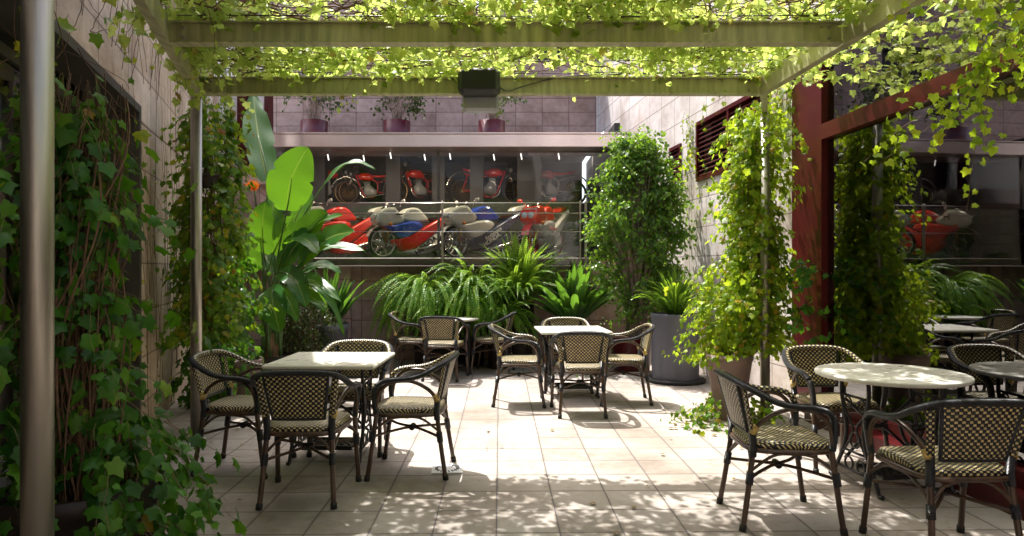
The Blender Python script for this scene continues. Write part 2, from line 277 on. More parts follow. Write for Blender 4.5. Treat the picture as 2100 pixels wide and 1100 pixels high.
class MB:
    def __init__(s): s.v = []; s.f = []; s.uv = []; s.sm = []; s.e = 0
    def add(s, vs, fs, uvs=None, smooth=False):
        b = len(s.v); s.v += [tuple(p) for p in vs]
        for i, f in enumerate(fs):
            s.f.append([b+k for k in f]); s.sm.append(smooth)
            if uvs is None: s.uv.append([(vs[k][0]+vs[k][1]*0.37, vs[k][2]+vs[k][1]*0.2) for k in f])
            elif callable(uvs): s.uv.append([uvs(k) for k in f])
            else: s.uv.append(uvs[i])
        return s
    def box(s, c, d, rz=0, bev=0.0):
        x, y, z = d[0]/2, d[1]/2, d[2]/2; cs, sn = math.cos(rz), math.sin(rz)
        if bev <= 0:
            pts = [(sx*x, sy*y, sz*z) for sz in (-1,1) for sx, sy in ((-1,-1),(1,-1),(1,1),(-1,1))]
            fs = [(3,2,1,0),(4,5,6,7),(0,1,5,4),(1,2,6,5),(2,3,7,6),(3,0,4,7)]
        else:
            b = min(bev, x*.9, y*.9, z*.9); pts = []; fs = []
            for zz, k in ((-z, b), (-z+b, 0), (z-b, 0), (z, b)):
                X, Y = x-k, y-k; c_ = b if k == 0 else b*0.6
                pts += [(-X+c_,-Y,zz),(X-c_,-Y,zz),(X,-Y+c_,zz),(X,Y-c_,zz),(X-c_,Y,zz),(-X+c_,Y,zz),(-X,Y-c_,zz),(-X,-Y+c_,zz)]
            for r in range(3):
                for i in range(8):
                    j = (i+1) % 8; fs.append((r*8+i, r*8+j, r*8+8+j, r*8+8+i))
            fs.append(tuple(range(7,-1,-1))); fs.append(tuple(range(24,32)))
        P = [(c[0]+px*cs-py*sn, c[1]+px*sn+py*cs, c[2]+pz) for px, py, pz in pts]
        return s.add(P, fs)
    def tube(s, pts, r, seg=8, ry=None, up=None, closed=False, cap=True, smooth=True):
        P = [Vector(p) for p in pts]; n = len(P)
        rr = r if isinstance(r, (list, tuple)) else [r]*n
        r2 = ry if isinstance(ry, (list, tuple)) else ([ry]*n if ry else rr)
        vs = []; Ls = [0]; prev = None
        for i in range(n):
            a = P[i-1] if i > 0 else (P[-1] if closed else P[0]); b = P[i+1] if i < n-1 else (P[0] if closed else P[-1])
            t = (b-a); t = t.normalized() if t.length > 1e-9 else Vector((0,0,1))
            if up is not None: u = Vector(up) - t*t.dot(Vector(up))
            elif prev is None:
                h = Vector((0,0,1)) if abs(t.z) < 0.9 else Vector((1,0,0)); u = h - t*t.dot(h)
            else: u = prev - t*t.dot(prev)
            if u.length < 1e-6: u = t.orthogonal()
            u.normalize(); prev = u; sdir = t.cross(u)
            for k in range(seg):
                an = 2*math.pi*k/seg
                vs.append(P[i] + sdir*math.cos(an)*rr[i] + u*math.sin(an)*r2[i])
            if i: Ls.append(Ls[-1] + (P[i]-P[i-1]).length)
        fs = []; uvs = []
        circ = 2*math.pi*max(rr)
        rng_ = n if closed else n-1
        for i in range(rng_):
            j = (i+1) % n; L1 = Ls[i]; L2 = Ls[j] if j else Ls[i] + (P[0]-P[-1]).length
            for k in range(seg):
                k2 = (k+1) % seg
                fs.append((i*seg+k, i*seg+k2, j*seg+k2, j*seg+k))
                c1, c2 = circ*k/seg, circ*(k+1)/seg
                uvs.append([(c1,L1),(c2,L1),(c2,L2),(c1,L2)])
        if cap and not closed:
            fs.append(tuple(range(seg-1,-1,-1))); uvs.append([(0,0)]*seg)
            fs.append(tuple((n-1)*seg+k for k in range(seg))); uvs.append([(0,0)]*seg)
        return s.add(vs, fs, uvs, smooth)
    def lathe(s, prof, c=(0,0,0), seg=32, fn=None, smooth=True, cap=True):
        vs = []; fs = []
        for r, z in prof:
            for k in range(seg):
                a = 2*math.pi*k/seg; rr = r*(fn(a) if fn else 1)
                vs.append((c[0]+rr*math.cos(a), c[1]+rr*math.sin(a), c[2]+z))
        m = len(prof)
        for i in range(m-1):
            for k in range(seg):
                k2 = (k+1) % seg; fs.append((i*seg+k, i*seg+k2, i*seg+seg+k2, i*seg+seg+k))
        if cap:
            fs.append(tuple(range(seg-1,-1,-1))); fs.append(tuple((m-1)*seg+k for k in range(seg)))
        return s.add(vs, fs, None, smooth)
    def grid(s, fn, nu, nv, t=0.0, uvs=(1,1), smooth=True):
        """surface fn(u,v) as a closed sheet of thickness t"""
        P = [[Vector(fn(i/nu, j/nv)) for i in range(nu+1)] for j in range(nv+1)]
        def nrm(i, j):
            a = P[j][min(i+1,nu)] - P[j][max(i-1,0)]; b = P[min(j+1,nv)][i] - P[max(j-1,0)][i]
            c = a.cross(b); return c.normalized() if c.length > 1e-12 else Vector((0,0,1))
        W = nu+1
        for sgn in ((1,-1) if t else (0,)):
            vs = [P[j][i] + nrm(i,j)*(sgn*t/2) for j in range(nv+1) for i in range(W)]
            fs = []; uv = []
            for j in range(nv):
                for i in range(nu):
                    q = [j*W+i, j*W+i+1, (j+1)*W+i+1, (j+1)*W+i]
                    u = [(i/nu*uvs[0], j/nv*uvs[1]), ((i+1)/nu*uvs[0], j/nv*uvs[1]), ((i+1)/nu*uvs[0], (j+1)/nv*uvs[1]), (i/nu*uvs[0], (j+1)/nv*uvs[1])]
                    if sgn < 0: q.reverse(); u.reverse()
                    fs.append(q); uv.append(u)
            s.add(vs, fs, uv, smooth)
        if t:
            per = [(i,0) for i in range(nu)] + [(nu,j) for j in range(nv)] + [(i,nv) for i in range(nu,0,-1)] + [(0,j) for j in range(nv,0,-1)]
            vs = []; 
            for (i,j) in per:
                n_ = nrm(i,j); vs += [P[j][i]+n_*(t/2), P[j][i]-n_*(t/2)]
            m = len(per); s.add(vs, [(2*k, 2*k+1, 2*((k+1)%m)+1, 2*((k+1)%m)) for k in range(m)], [[(0,0)]*4]*m)
        return s
    def build(s, name, mat, parent=None, **kw):
        me = bpy.data.meshes.new(name); me.from_pydata(s.v, [], s.f); 
        l = me.uv_layers.new(name='UVMap'); flat = [c for f in s.uv for uv in f for c in uv]
        if len(flat) == len(l.data)*2: l.data.foreach_set('uv', flat)
        me.polygons.foreach_set('use_smooth', s.sm)
        me.materials.append(mat)
        o = bpy.data.objects.new(name, me); COL.objects.link(o)
        if parent: o.parent = parent
        return tag(o, **kw)
def cr(pts, n=6, closed=False):
    """Catmull-Rom resample"""
    P = [Vector(p) for p in pts]; out = []; m = len(P)
    for i in range(m if closed else m-1):
        if closed: a, b, c, d = P[(i-1)%m], P[i], P[(i+1)%m], P[(i+2)%m]
        else: a, b, c, d = P[max(i-1,0)], P[i], P[i+1], P[min(i+2,m-1)]
        for k in range(n):
            t = k/n
            out.append(0.5*((2*b) + (c-a)*t + (2*a-5*b+4*c-d)*t*t + (3*b-a-3*c+d)*t**3))
    if not closed: out.append(P[-1])
    return out
def copy_tree(o, parent=None):
    c = o.copy(); COL.objects.link(c)
    if parent: c.parent = parent
    for ch in list(o.children): copy_tree(ch, c)
    return c
def quadwall(name, a, b, z0, z1, th, mat, label=None, cat=None, kind=None, holes=(), parent=None):
    """vertical wall from a to b (thickness on the far side, left of a->b is back), rectangular holes (s0,s1,z0,z1)"""
    A = Vector((a[0],a[1])); B = Vector((b[0],b[1])); D = (B-A); Ln = D.length; D.normalize(); Nn = Vector((-D.y, D.x))
    xs = sorted({0, Ln, *[h[0] for h in holes], *[h[1] for h in holes]}); zs = sorted({z0, z1, *[h[2] for h in holes], *[h[3] for h in holes]})
    mb = MB()
    def P(s_, t_, z): q = A + D*s_ + Nn*t_; return (q.x, q.y, z)
    def solid(i, j):
        if i < 0 or j < 0 or i >= len(xs)-1 or j >= len(zs)-1: return False
        cx, cz = (xs[i]+xs[i+1])/2, (zs[j]+zs[j+1])/2
        return not any(h[0] < cx < h[1] and h[2] < cz < h[3] for h in holes)
    for i in range(len(xs)-1):
        for j in range(len(zs)-1):
            if not solid(i, j): continue
            s0, s1, q0, q1 = xs[i], xs[i+1], zs[j], zs[j+1]
            def f(pts, uv): mb.add(pts, [(0,1,2,3)], [uv])
            f([P(s0,0,q0),P(s1,0,q0),P(s1,0,q1),P(s0,0,q1)], [(s0,q0),(s1,q0),(s1,q1),(s0,q1)])
            f([P(s1,th,q0),P(s0,th,q0),P(s0,th,q1),P(s1,th,q1)], [(s1,q0),(s0,q0),(s0,q1),(s1,q1)])
            if not solid(i-1,j): f([P(s0,th,q0),P(s0,0,q0),P(s0,0,q1),P(s0,th,q1)], [(th,q0),(0,q0),(0,q1),(th,q1)])
            if not solid(i+1,j): f([P(s1,0,q0),P(s1,th,q0),P(s1,th,q1),P(s1,0,q1)], [(0,q0),(th,q0),(th,q1),(0,q1)])
            if not solid(i,j-1): f([P(s0,th,q0),P(s1,th,q0),P(s1,0,q0),P(s0,0,q0)], [(s0,0),(s1,0),(s1,th),(s0,th)])
            if not solid(i,j+1): f([P(s0,0,q1),P(s1,0,q1),P(s1,th,q1),P(s0,th,q1)], [(s0,0),(s1,0),(s1,th),(s0,th)])
    return mb.build(name, mat, parent, label=label, cat=cat, kind=kind)
def plane_box(name, x0, x1, y0, y1, z0, z1, mat, parent=None, **kw):
    return MB().box(((x0+x1)/2,(y0+y1)/2,(z0+z1)/2), (x1-x0,y1-y0,z1-z0)).build(name, mat, parent, **kw)

# leaves -------------------------------------------------------------
def tmpl_ivy():
    o = [(0,0),(.22,-.15),(.46,-.05),(.42,.20),(.56,.46),(.29,.56),(0,1.0),(-.29,.56),(-.56,.46),(-.42,.20),(-.46,-.05),(-.22,-.15)]
    v = [(x, y, -0.22*abs(x) - 0.16*y*y) for x, y in o] + [(0,.36,0.03)]
    c = len(o); f = [(c, i, (i+1) % c) for i in range(c)]
    return np.array(v, dtype=np.float32)-np.array([0,0,0]), np.array(f)
def tmpl_oval(wd=0.42):
    v = [(0,0,0),(wd*.8,.32,.05),(wd*.7,.66,.0),(0,1,-.18),(-wd*.7,.66,0),(-wd*.8,.32,.05),(0,.5,-.05)]
    f = [(6,0,1),(6,1,2),(6,2,3),(6,3,4),(6,4,5),(6,5,0)]
    return np.array(v, dtype=np.float32), np.array(f)
def tmpl_diamond(wd=0.3):
    v = [(0,0,0),(wd,.42,.08),(0,1,-.12),(-wd,.42,.08)]; f = [(0,1,2),(0,2,3)]
    return np.array(v, dtype=np.float32), np.array(f)
IVY, OVAL, DIA = tmpl_ivy(), tmpl_oval(), tmpl_diamond()
def unit(a): return a/np.maximum(np.linalg.norm(a, axis=1, keepdims=True), 1e-9)
def leaves(name, P, T, Nn, Sz, mat, parent=None, tmpl=IVY, **kw):
    P = np.asarray(P); T = unit(np.asarray(T, dtype=float)); Nn = np.asarray(Nn, dtype=float)
    Nn = unit(Nn - T*np.sum(Nn*T, axis=1, keepdims=True)); X = np.cross(T, Nn)
    tv, tf = tmpl; n = len(P); Sz = np.asarray(Sz)[:, None, None]
    jx = rng.uniform(.8, 1.15, (n,1,1)); jz = rng.uniform(.2, 2.0, (n,1,1))
    V = P[:,None,:] + Sz*(X[:,None,:]*tv[None,:,0:1]*jx + T[:,None,:]*tv[None,:,1:2] + Nn[:,None,:]*tv[None,:,2:3]*jz)
    F = tf[None] + (np.arange(n)*len(tv))[:,None,None]
    o = npmesh(name, V.reshape(-1,3), F.reshape(-1,3), mat, parent)
    return tag(o, **kw)
def strands_mesh(name, paths, r, mat, parent=None, seg=3):
    """many thin tapering stems as one mesh (fast)"""
    Vs = []; Fs = []; b = 0
    for k, path in enumerate(paths):
        P = np.asarray(path, dtype=float); n = len(P)
        if n < 2: continue
        T = unit(np.gradient(P, axis=0)); h = np.array([0.31,0.17,0.93]); h2 = np.array([0.9,0.3,0.1])
        U = np.cross(T, h); bad = np.linalg.norm(U,axis=1) < .2; U[bad] = np.cross(T[bad], h2); U = unit(U); W = np.cross(T, U)
        r0 = r[k] if isinstance(r, (list, np.ndarray)) else r
        rr = (r0*np.linspace(1, .45, n))[:,None]
        for q in range(seg):
            a = 2*math.pi*q/seg; Vs.append((P + U*rr*math.cos(a) + W*rr*math.sin(a)))
        i = np.arange(n-1)
        for q in range(seg):
            q2 = (q+1) % seg
            Fs.append(np.stack([b+q*n+i, b+q2*n+i, b+q2*n+i+1, b+q*n+i+1], axis=1))
        b += seg*n
    return npmesh(name, np.concatenate(Vs), np.concatenate(Fs), mat, parent, smooth=True)
def wander(p, d, n, step, jit, pull=(0,0,0), keep=None):
    p = np.array(p, dtype=float); d = np.array(d, dtype=float); d /= np.linalg.norm(d); out = [p.copy()]
    pull = np.array(pull, dtype=float)
    for i in range(n):
        d = d + rng.normal(0, jit, 3) + pull; d /= np.linalg.norm(d); p = p + d*step
        if keep is not None: p = keep(p)
        out.append(p.copy())
    return np.array(out)
def along(paths, every, jit=0.02, skip=0.0):
    """points and tangents sampled along the paths"""
    P = []; T = []
    for path in paths:
        seg = np.diff(path, axis=0); L_ = np.linalg.norm(seg, axis=1); cum = np.concatenate([[0], np.cumsum(L_)])
        if cum[-1] < every: continue
        s = np.arange(rng.uniform(0, every) + skip*cum[-1], cum[-1], every); s = s + rng.uniform(-.3,.3,len(s))*every; s = np.clip(s, 0, cum[-1]-1e-4)
        idx = np.clip(np.searchsorted(cum, s)-1, 0, len(seg)-1); f = ((s-cum[idx])/L_[idx])[:,None]
        P.append(path[idx] + seg[idx]*f + rng.normal(0, jit, (len(s),3))); T.append(seg[idx]/L_[idx][:,None])
    return np.concatenate(P), np.concatenate(T)

# wall lines measured from the photograph ------------------------------
def xl(y): return -1.33 - 0.307*y            # left wall face
def xg(y): return 3.22 - 0.06*y              # right glazed facade
def xs_(y): return 3.627 - 0.12*y            # right stone wall
def xrl(y): return -0.87 - 0.307*y           # left pergola rail
def xrr(y): return 2.38 - 0.057*y            # right pergola rail

# ================================================================== SETTING
MB().add([(-40,-40,0),(40,-40,0),(40,60,0),(-40,60,0)], [(0,1,2,3)]).build('floor', M['floor'], kind='structure')

# left building wall with a long window ------------------------------
# direction runs from far to near so that the thickness lies outside the courtyard
a = (xl(11.2), 11.2); b = (xl(-5.2), -5.2); Lw = math.dist(a, b)
ul = 1.0461
def sl(y): return (11.2-y)*ul
LW = empty('building_wall', (0,0,0), 0, 'travertine side wall with long dark framed window behind the left ivy and bare creeper stems', 'wall')
q = quadwall('wall', b, a, 0, 4.3, 0.5, M['stone_left'], holes=[((0.6+5.2)*ul, (5.59+5.2)*ul, 0.12, 2.72)], parent=LW)
ang = math.atan2(11.2+5.2, a[0]-b[0])
def lw(y, t, z): # point at wall coordinate
    return (xl(y) - t*0.956, y - t*0.293, z)
def lwbox(name, y0, y1, t0, t1, z0, z1, mat, par, **kw):
    v = [lw(y0,t0,z0), lw(y1,t0,z0), lw(y1,t1,z0), lw(y0,t1,z0), lw(y0,t0,z1), lw(y1,t0,z1), lw(y1,t1,z1), lw(y0,t1,z1)]
    return MB().add(v, [(3,2,1,0),(4,5,6,7),(0,1,5,4),(1,2,6,5),(2,3,7,6),(3,0,4,7)]).build(name, mat, par, **kw)
wf = MB()
for args in ((0.6,5.585,-0.012,0.26,2.66,2.722), (5.52,5.588,-0.012,0.26,0.13,2.66), (0.6,5.52,0.2,0.26,0.13,0.22), (4.92,4.97,0.2,0.26,0.22,2.66), (3.0,3.06,0.2,0.26,0.22,2.66), (0.6,5.52,0.2,0.26,2.50,2.56)):
    y0,y1,t0,t1,z0,z1 = args
    v = [lw(y0,t0,z0), lw(y1,t0,z0), lw(y1,t1,z0), lw(y0,t1,z0), lw(y0,t0,z1), lw(y1,t0,z1), lw(y1,t1,z1), lw(y0,t1,z1)]
    wf.add(v, [(3,2,1,0),(4,5,6,7),(0,1,5,4),(1,2,6,5),(2,3,7,6),(3,0,4,7)])
wfo = wf.build('window', M['soffit'], LW)
lwbox('pane', 0.6, 5.52, 0.225, 0.235, 0.22, 2.66, M['glass_left'], wfo)
lwbox('blind', 3.4, 5.52, 0.30, 0.32, 0.14, 2.68, M['blind'], wfo)
rm = MB()
for (y0,y1,t0,t1,z0,z1) in ((0.2,6.0,2.2,2.25,0.0,2.8),(0.2,6.0,0.52,2.2,2.75,2.8),(6.0,6.05,0.52,2.2,0,2.8),(0.15,0.2,0.52,2.2,0,2.8)):
    v = [lw(y0,t0,z0), lw(y1,t0,z0), lw(y1,t1,z0), lw(y0,t1,z0), lw(y0,t0,z1), lw(y1,t0,z1), lw(y1,t1,z1), lw(y0,t1,z1)]
    rm.add(v, [(3,2,1,0),(4,5,6,7),(0,1,5,4),(1,2,6,5),(2,3,7,6),(3,0,4,7)])
rm.build('room', M['darkgrey'], LW)
# unseen slab added above the view, shaped to throw the shade on the left of the yard
ub = MB()
def slab_edge(y, e): return xl(y)+e
ub.add([(xl(-5.2)-4,-5.2,6.0),(slab_edge(-5.2,.62),-5.2,6.0),(slab_edge(8.6,.62),8.6,6.0),(xl(8.6)-4,8.6,6.0),
        (xl(-5.2)-4,-5.2,6.25),(slab_edge(-5.2,.62),-5.2,6.25),(slab_edge(8.6,.62),8.6,6.25),(xl(8.6)-4,8.6,6.25)],
       [(3,2,1,0),(4,5,6,7),(0,1,5,4),(1,2,6,5),(2,3,7,6),(3,0,4,7)])
ub.build('shade_slab', M['white'], LW)
quadwall('reflection_block_wall', (xl(-5.2)-0.5,-5.2), (xl(8.6)-0.5,8.6), 6.25, 9.0, 0.3, M['white'], parent=LW)  # unseen wall added to keep sky out of the right glass
quadwall('upper_wall', (xl(-5.2)-0.5,-5.2), (xl(8.6)-0.5,8.6), 4.3, 6.0, 0.3, M['white'], parent=LW)

# right stone wall -----------------------------------------------------
def rs(y, t, z): return (xs_(y) + t*0.993, y + t*0.119, z)
RW = empty('stone_wall', (0,0,0), 0, 'sunlit pale stone wall with red louvres behind the ficus and right creeper', 'wall')
ur = 1.0072
# path from far (14.5) to near (6.8); thickness to the right
q = quadwall('wall', (xs_(15.3),15.3), (xs_(6.81),6.81), 0, 7.0, 0.4, M['stone_lit'], holes=[((15.3-9.27)*ur,(15.3-7.3)*ur,2.57,3.37), ((15.3-10.3)*ur,(15.3-9.84)*ur,2.62,3.2)], parent=RW)
for (y0,y1,z0,z1) in ((7.3,9.27,2.57,3.37),(9.84,10.3,2.62,3.2)):
    fr = MB()
    def rbox(mb, y0,y1,t0,t1,z0,z1, sk=0):
        v = [rs(y0,t0,z0), rs(y1,t0,z0), rs(y1,t1,z0+sk), rs(y0,t1,z0+sk), rs(y0,t0,z1), rs(y1,t0,z1), rs(y1,t1,z1+sk), rs(y0,t1,z1+sk)]
        mb.add(v, [(0,1,2,3),(7,6,5,4),(4,5,1,0),(5,6,2,1),(6,7,3,2),(7,4,0,3)])
    for (p0,p1,q0,q1) in ((y0,y1,z0,z0+.05),(y0,y1,z1-.05,z1),(y0,y0+.05,z0+.05,z1-.05),(y1-.05,y1,z0+.05,z1-.05)): rbox(fr, p0,p1,-.025,.08,q0,q1)
    if y1-y0 > 1: rbox(fr, (y0+y1)/2-.025,(y0+y1)/2+.025,-.02,.08,z0+.05,z1-.05)
    lv = fr.build('louvre', M['red'], RW)
    sl_ = MB(); k = z0+.06
    while k < z1-.08: rbox(sl_, y0+.05,y1-.05,-.01,.05,k,k+.012, .045); k += .062
    sl_.build('slat', M['red'], lv)
    bk = MB(); rbox(bk, y0,y1,.2,.22,z0,z1); bk.build('backing', M['dark'], lv)

# right glazed facade --------------------------------------------------
def rg(y, t, z): return (xg(y) + t*0.998, y + t*0.06, z)
GF = empty('glazed_facade', (0,0,0), 0, 'oxblood framed glass shopfront along the right side reflecting the creeper', 'building')
def gbox(mb, y0,y1,t0,t1,z0,z1):
    v = [rg(y0,t0,z0), rg(y1,t0,z0), rg(y1,t1,z0), rg(y0,t1,z0), rg(y0,t0,z1), rg(y1,t0,z1), rg(y1,t1,z1), rg(y0,t1,z1)]
    return mb.add(v, [(0,1,2,3),(7,6,5,4),(4,5,1,0),(5,6,2,1),(6,7,3,2),(7,4,0,3)])
gbox(MB(), 6.28,6.83,-.01,.25,0,3.40).build('column', M['red'], GF)
fr = MB(); gbox(fr, 6.22,6.28,-.03,.12,0.12,3.32); gbox(fr, -3,6.22,-.03,.12,2.57,2.71); gbox(fr, -3,6.83,-.035,.25,3.40,3.47); gbox(fr, -3,6.28,-.03,.12,3.32,3.40)
gbox(fr, -3,6.22,-.03,.12,.12,.22); gbox(fr, 2.2,2.27,-.028,.12,.22,3.32)
gbox(fr, 5.75,5.79,.35,.55,0,3.32)
fr.build('frame', M['red'], GF)
gbox(MB(), -3,6.28,-.16,.12,0,.12).build('plinth', M['red'], GF)
gbox(MB(), -3,6.22,.03,.04,.22,3.32).build('pane', M['glass_right'], GF)
gbox(MB(), -3,6.95,-.06,.4,3.47,5.2).build('parapet', M['white'], GF)
ir = MB(); gbox(ir,-3,8,5,5.05,0,4); gbox(ir,6.9,6.95,.3,5,0,4); gbox(ir,-3.05,-3,.15,5,0,4); ir.build('room', M['dark'], GF)
gbox(MB(),-3,6.9,.15,5,-.02,.06).build('room_floor', M['darkgrey'], GF)
gbox(MB(),-3,6.9,.15,5,3.45,3.52).build('ceiling', M['darkgrey'], GF)
cb_ = MB(); gbox(cb_,3.2,6.2,1.6,2.6,2.25,2.7); cb_.build('bulkhead', M['beige'], GF)
cb_ = MB(); 
for k in range(7): gbox(cb_, -2+0*k, 6.6, .6+k*.18, .64+k*.18, 3.38, 3.44)
cb_.build('ceiling_slat', M['soffit'], GF)

# back: showroom building ----------------------------------------------
YB = 10.2; YV = 12.0
BB = empty('showroom_building', (0,0,0), 0, 'showroom with steel fascia and wide vitrine of motorcycles above a stone base at the back', 'building')
quadwall('base_wall', (-5.2,YB+.25), (2.45,YB+.25), 0, 1.43, 0.4, M['stone'], parent=BB)
MB().box((-1.95,YB+.12,1.495), (6.35,.62,.11), bev=.008).build('sill', M['ledge'], BB)
MB().box((-2.62,YB+.2,.73), (.34,.1,1.40)).build('pier', M['stone'], BB)
quadwall('vitrine_side', (1.9,YV+.12), (1.9,16.5), 1.5, 3.5, .08, M['dark'], parent=BB)
plane_box('sill_deck', -5.2,2.4,YB+.44,YV+.3,1.44,1.52, M['ledge'], BB)
FX0, FX1 = -4.72, 2.05
fo = MB().box(((FX0+FX1)/2,YV,3.605), (FX1-FX0,.4,.225), bev=.01).build('fascia', M['fascia'], BB)
MB().box(((FX0+FX1)/2,YV-.01,3.729), (FX1-FX0+.04,.44,.022)).build('coping', M['fascia'], fo)
MB().box((-1.4,YV+.75,3.60), (6.9,1.09,.05)).build('terrace_deck', M['darkgrey'], BB)
UW = ((-2.3,-1.1,5.5,6.3),(-5.0,-3.8,5.7,6.5),(-.2,1.1,5.9,6.6))
quadwall('sky_block_wall', (-9.2,14.95), (-2.6,14.95), 7.1, 11.3, 0.3, M['stone'], parent=BB)  # added above the frame to block sky mirrored in the facade panes
quadwall('upper_wall', (-9.2,14.9), (1.84,14.9), 4.04, 7.1, 0.3, M['stone'], holes=[(x0+9.2,x1+9.2,z0,z1) for x0,x1,z0,z1 in UW], parent=BB)
for (x0,x1,z0,z1) in UW:
    wo_ = MB(); 
    for (c,d) in ((((x0+x1)/2,15.0,z0+.03),(x1-x0,.08,.06)),(((x0+x1)/2,15.0,z1-.03),(x1-x0,.08,.06)),((x0+.03,15.0,(z0+z1)/2),(.06,.08,z1-z0-.12)),((x1-.03,15.0,(z0+z1)/2),(.06,.08,z1-z0-.12))): wo_.box(c,d)
    wob = wo_.build('window', M['soffit'], BB); MB().box(((x0+x1)/2,15.12,(z0+z1)/2),(x1-x0,.02,z1-z0)).build('pane', M['dark'], wob)
rf = MB(); rf.box((-1.95,15.0,4.0),(7.3,3.4,.08)); rf.box((-1.95,13.3,3.82),(7.3,.06,.44)); rf.build('roof', M['darkgrey'], BB)
sh = MB(); sh.box((-1.95,16.6,2.8),(7.3,.1,2.4)); sh.box((-5.6,14.3,2.8),(.1,4.6,2.5)); sh.box((1.85,14.3,2.75),(.1,4.6,2.4)); sh.build('room', M['dark'], BB)
MB().box((-1.7,14.45,1.50),(7.7,4.2,.06)).build('room_floor', M['dark'], BB)
MB().box((-1.7,15.2,2.14),(7.6,2.4,1.2)).build('platform', M['dark'], BB)
cl = MB()
for X, w_ in ((655,.3),(808,.3),(900,.26),(978,.28),(1085,.5)): cl.box(((X-1050)/1400*14.2,14.2,2.75),(w_,.25,2.4))
cl.build('column', M['dark'], BB)
MB().box(((FX0+1.95)/2,YV+.1,2.51),(1.95-FX0,.012,1.98)).build('pane', M['glass'], BB)
fr = MB()
for x in (FX0+.03,-1.3,1.98): fr.box((x,YV+.1,2.51),(.045,.05,1.98))
fr.build('frame', M['soffit'], BB)
# left pilastered facade
LF = empty('striped_facade', (0,0,0), 0, 'white rendered facade with dark red vertical window posts above the left ivy', 'building')
for x0,x1 in ((-5.6,-4.38),(-4.1,-3.95)): plane_box('wall', x0,x1,10.9,11.2,3.0,7.2, M['white'], LF)
for x0,x1 in ((-4.37,-4.22),(-3.94,-3.88)): plane_box('mullion', x0,x1,10.85,11.1,3.0,7.2, M['red'], LF)
plane_box('pane', -4.22,-4.1,11.0,11.03,3.0,7.2, M['dark'], LF)
plane_box('lintel', -5.6,-3.88,10.75,11.2,2.72,3.0, M['fascia'], LF)
plane_box('base', -5.6,-4.02,10.8,11.2,0,2.72, M['stone'], LF)
# wall behind the camera that closes the courtyard (seen only in the glass)
RB = empty('rear_building', (0,0,0), 0, 'pale stone building behind the viewer, seen mirrored in the vitrine', 'building')
quadwall('wall', (6,-5.2), (-6,-5.2), 0, 9.5, .4, M['stone_lit'], holes=[(1.5,3.2,0.1,2.6),(4.4,6.4,0.1,2.6),(7.6,9.4,.1,2.6),(2,3.2,3.6,5.2),(5,6.4,3.6,5.2),(8,9.4,3.6,5.2)], parent=RB)
plane_box('room', -6,6,-6.2,-5.7,0,9.5, M['dark'], RB)

# glass balustrade in front of the vitrine
GR = empty('glass_balustrade', (0,YB-.2,1.44), 0, 'low glass balustrade with steel rods in front of the motorcycle vitrine', 'railing')
for x in (-1.02, 1.08):
    o = MB().box((x,0,.44),(.03,.05,1.0), bev=.004).build('post', M['steel'], GR)
MB().box((1.0,0,.44),(.02,.05,1.0), bev=.004).build('post', M['steel'], GR)
for z in (.91,.76,.49): MB().tube([(-2.95,-.03,z),(1.08,-.03,z)], .006, 6).build('rod', M['m_chrome'], GR)
for x0,x1 in ((-2.95,-1.05),(-.99,.98)): MB().box(((x0+x1)/2,0,.44),(x1-x0,.012,.86)).build('pane', M['glass_rail'], GR)

# ================================================================== PERGOLA
PG = empty('pergola', (0,5.6,0), 0, 'steel pergola of flat beams on round posts carrying the vine roof', 'pergola')
def pgo(o): o.parent = PG; o.matrix_parent_inverse = Matrix.Translation((0,-5.6,0)); return o
for i, yb in enumerate((5.6, 4.34, 3.08, 1.82, 0.56, -0.7)):
    x0, x1 = xrl(yb)+.04, xrr(yb)-.04
    mb = MB(); mb.box(((x0+x1)/2,yb,2.89),(x1-x0,.012,.12)); mb.box(((x0+x1)/2,yb,2.825),(x1-x0,.09,.010)); mb.box(((x0+x1)/2,yb+.005,2.955),(x1-x0,.09,.010))
    pgo(mb.build('beam', M['beam']))
for f, sg in ((xrl,-1), (xrr,1)):
    mb = MB()
    v = []
    for y in (-1.5, 5.66):
        for dx, z in ((-.03,2.82),(.03,2.82),(.03,2.97),(-.03,2.97)): v.append((f(y)+dx, y, z))
    mb.add(v, [(0,1,2,3),(7,6,5,4),(0,4,5,1),(1,5,6,2),(2,6,7,3),(3,7,4,0)]); pgo(mb.build('rail', M['beam']))
for (x,y) in ((-1.46,2.1),(-2.59,5.6),(2.335,6.3),(2.33,1.0)):
    mb = MB(); mb.lathe([(.044,.0),(.044,2.82)], (x,y,0), 28); pp = pgo(mb.build('post', M['steel']))
    pl = pgo(MB().lathe([(.0,.008),(.085,.008),(.085,.0),(.0,.0)][::-1], (x,y,0.001), 28).build('base_plate', M['steel']))
mb = MB(); v = []
for (x,y) in ((2.09,5.68),(2.335,6.3)):
    for dx, z in ((-.025,2.825),(.025,2.825),(.025,2.965),(-.025,2.965)): v.append((x+dx, y, z))
mb.add(v, [(0,1,2,3),(7,6,5,4),(0,4,5,1),(1,5,6,2),(2,6,7,3),(3,7,4,0)]); pgo(mb.build('rail_extension', M['beam']))
for yw in (3.5,3.9,4.28,4.8,5.2,5.52,2.6,2.0):
    pgo(MB().tube([(xrl(yw)+.03,yw,2.985),(0.2,yw,2.975),(xrr(yw)-.03,yw,2.985)], .004, 5).build('wire', M['m_black']))

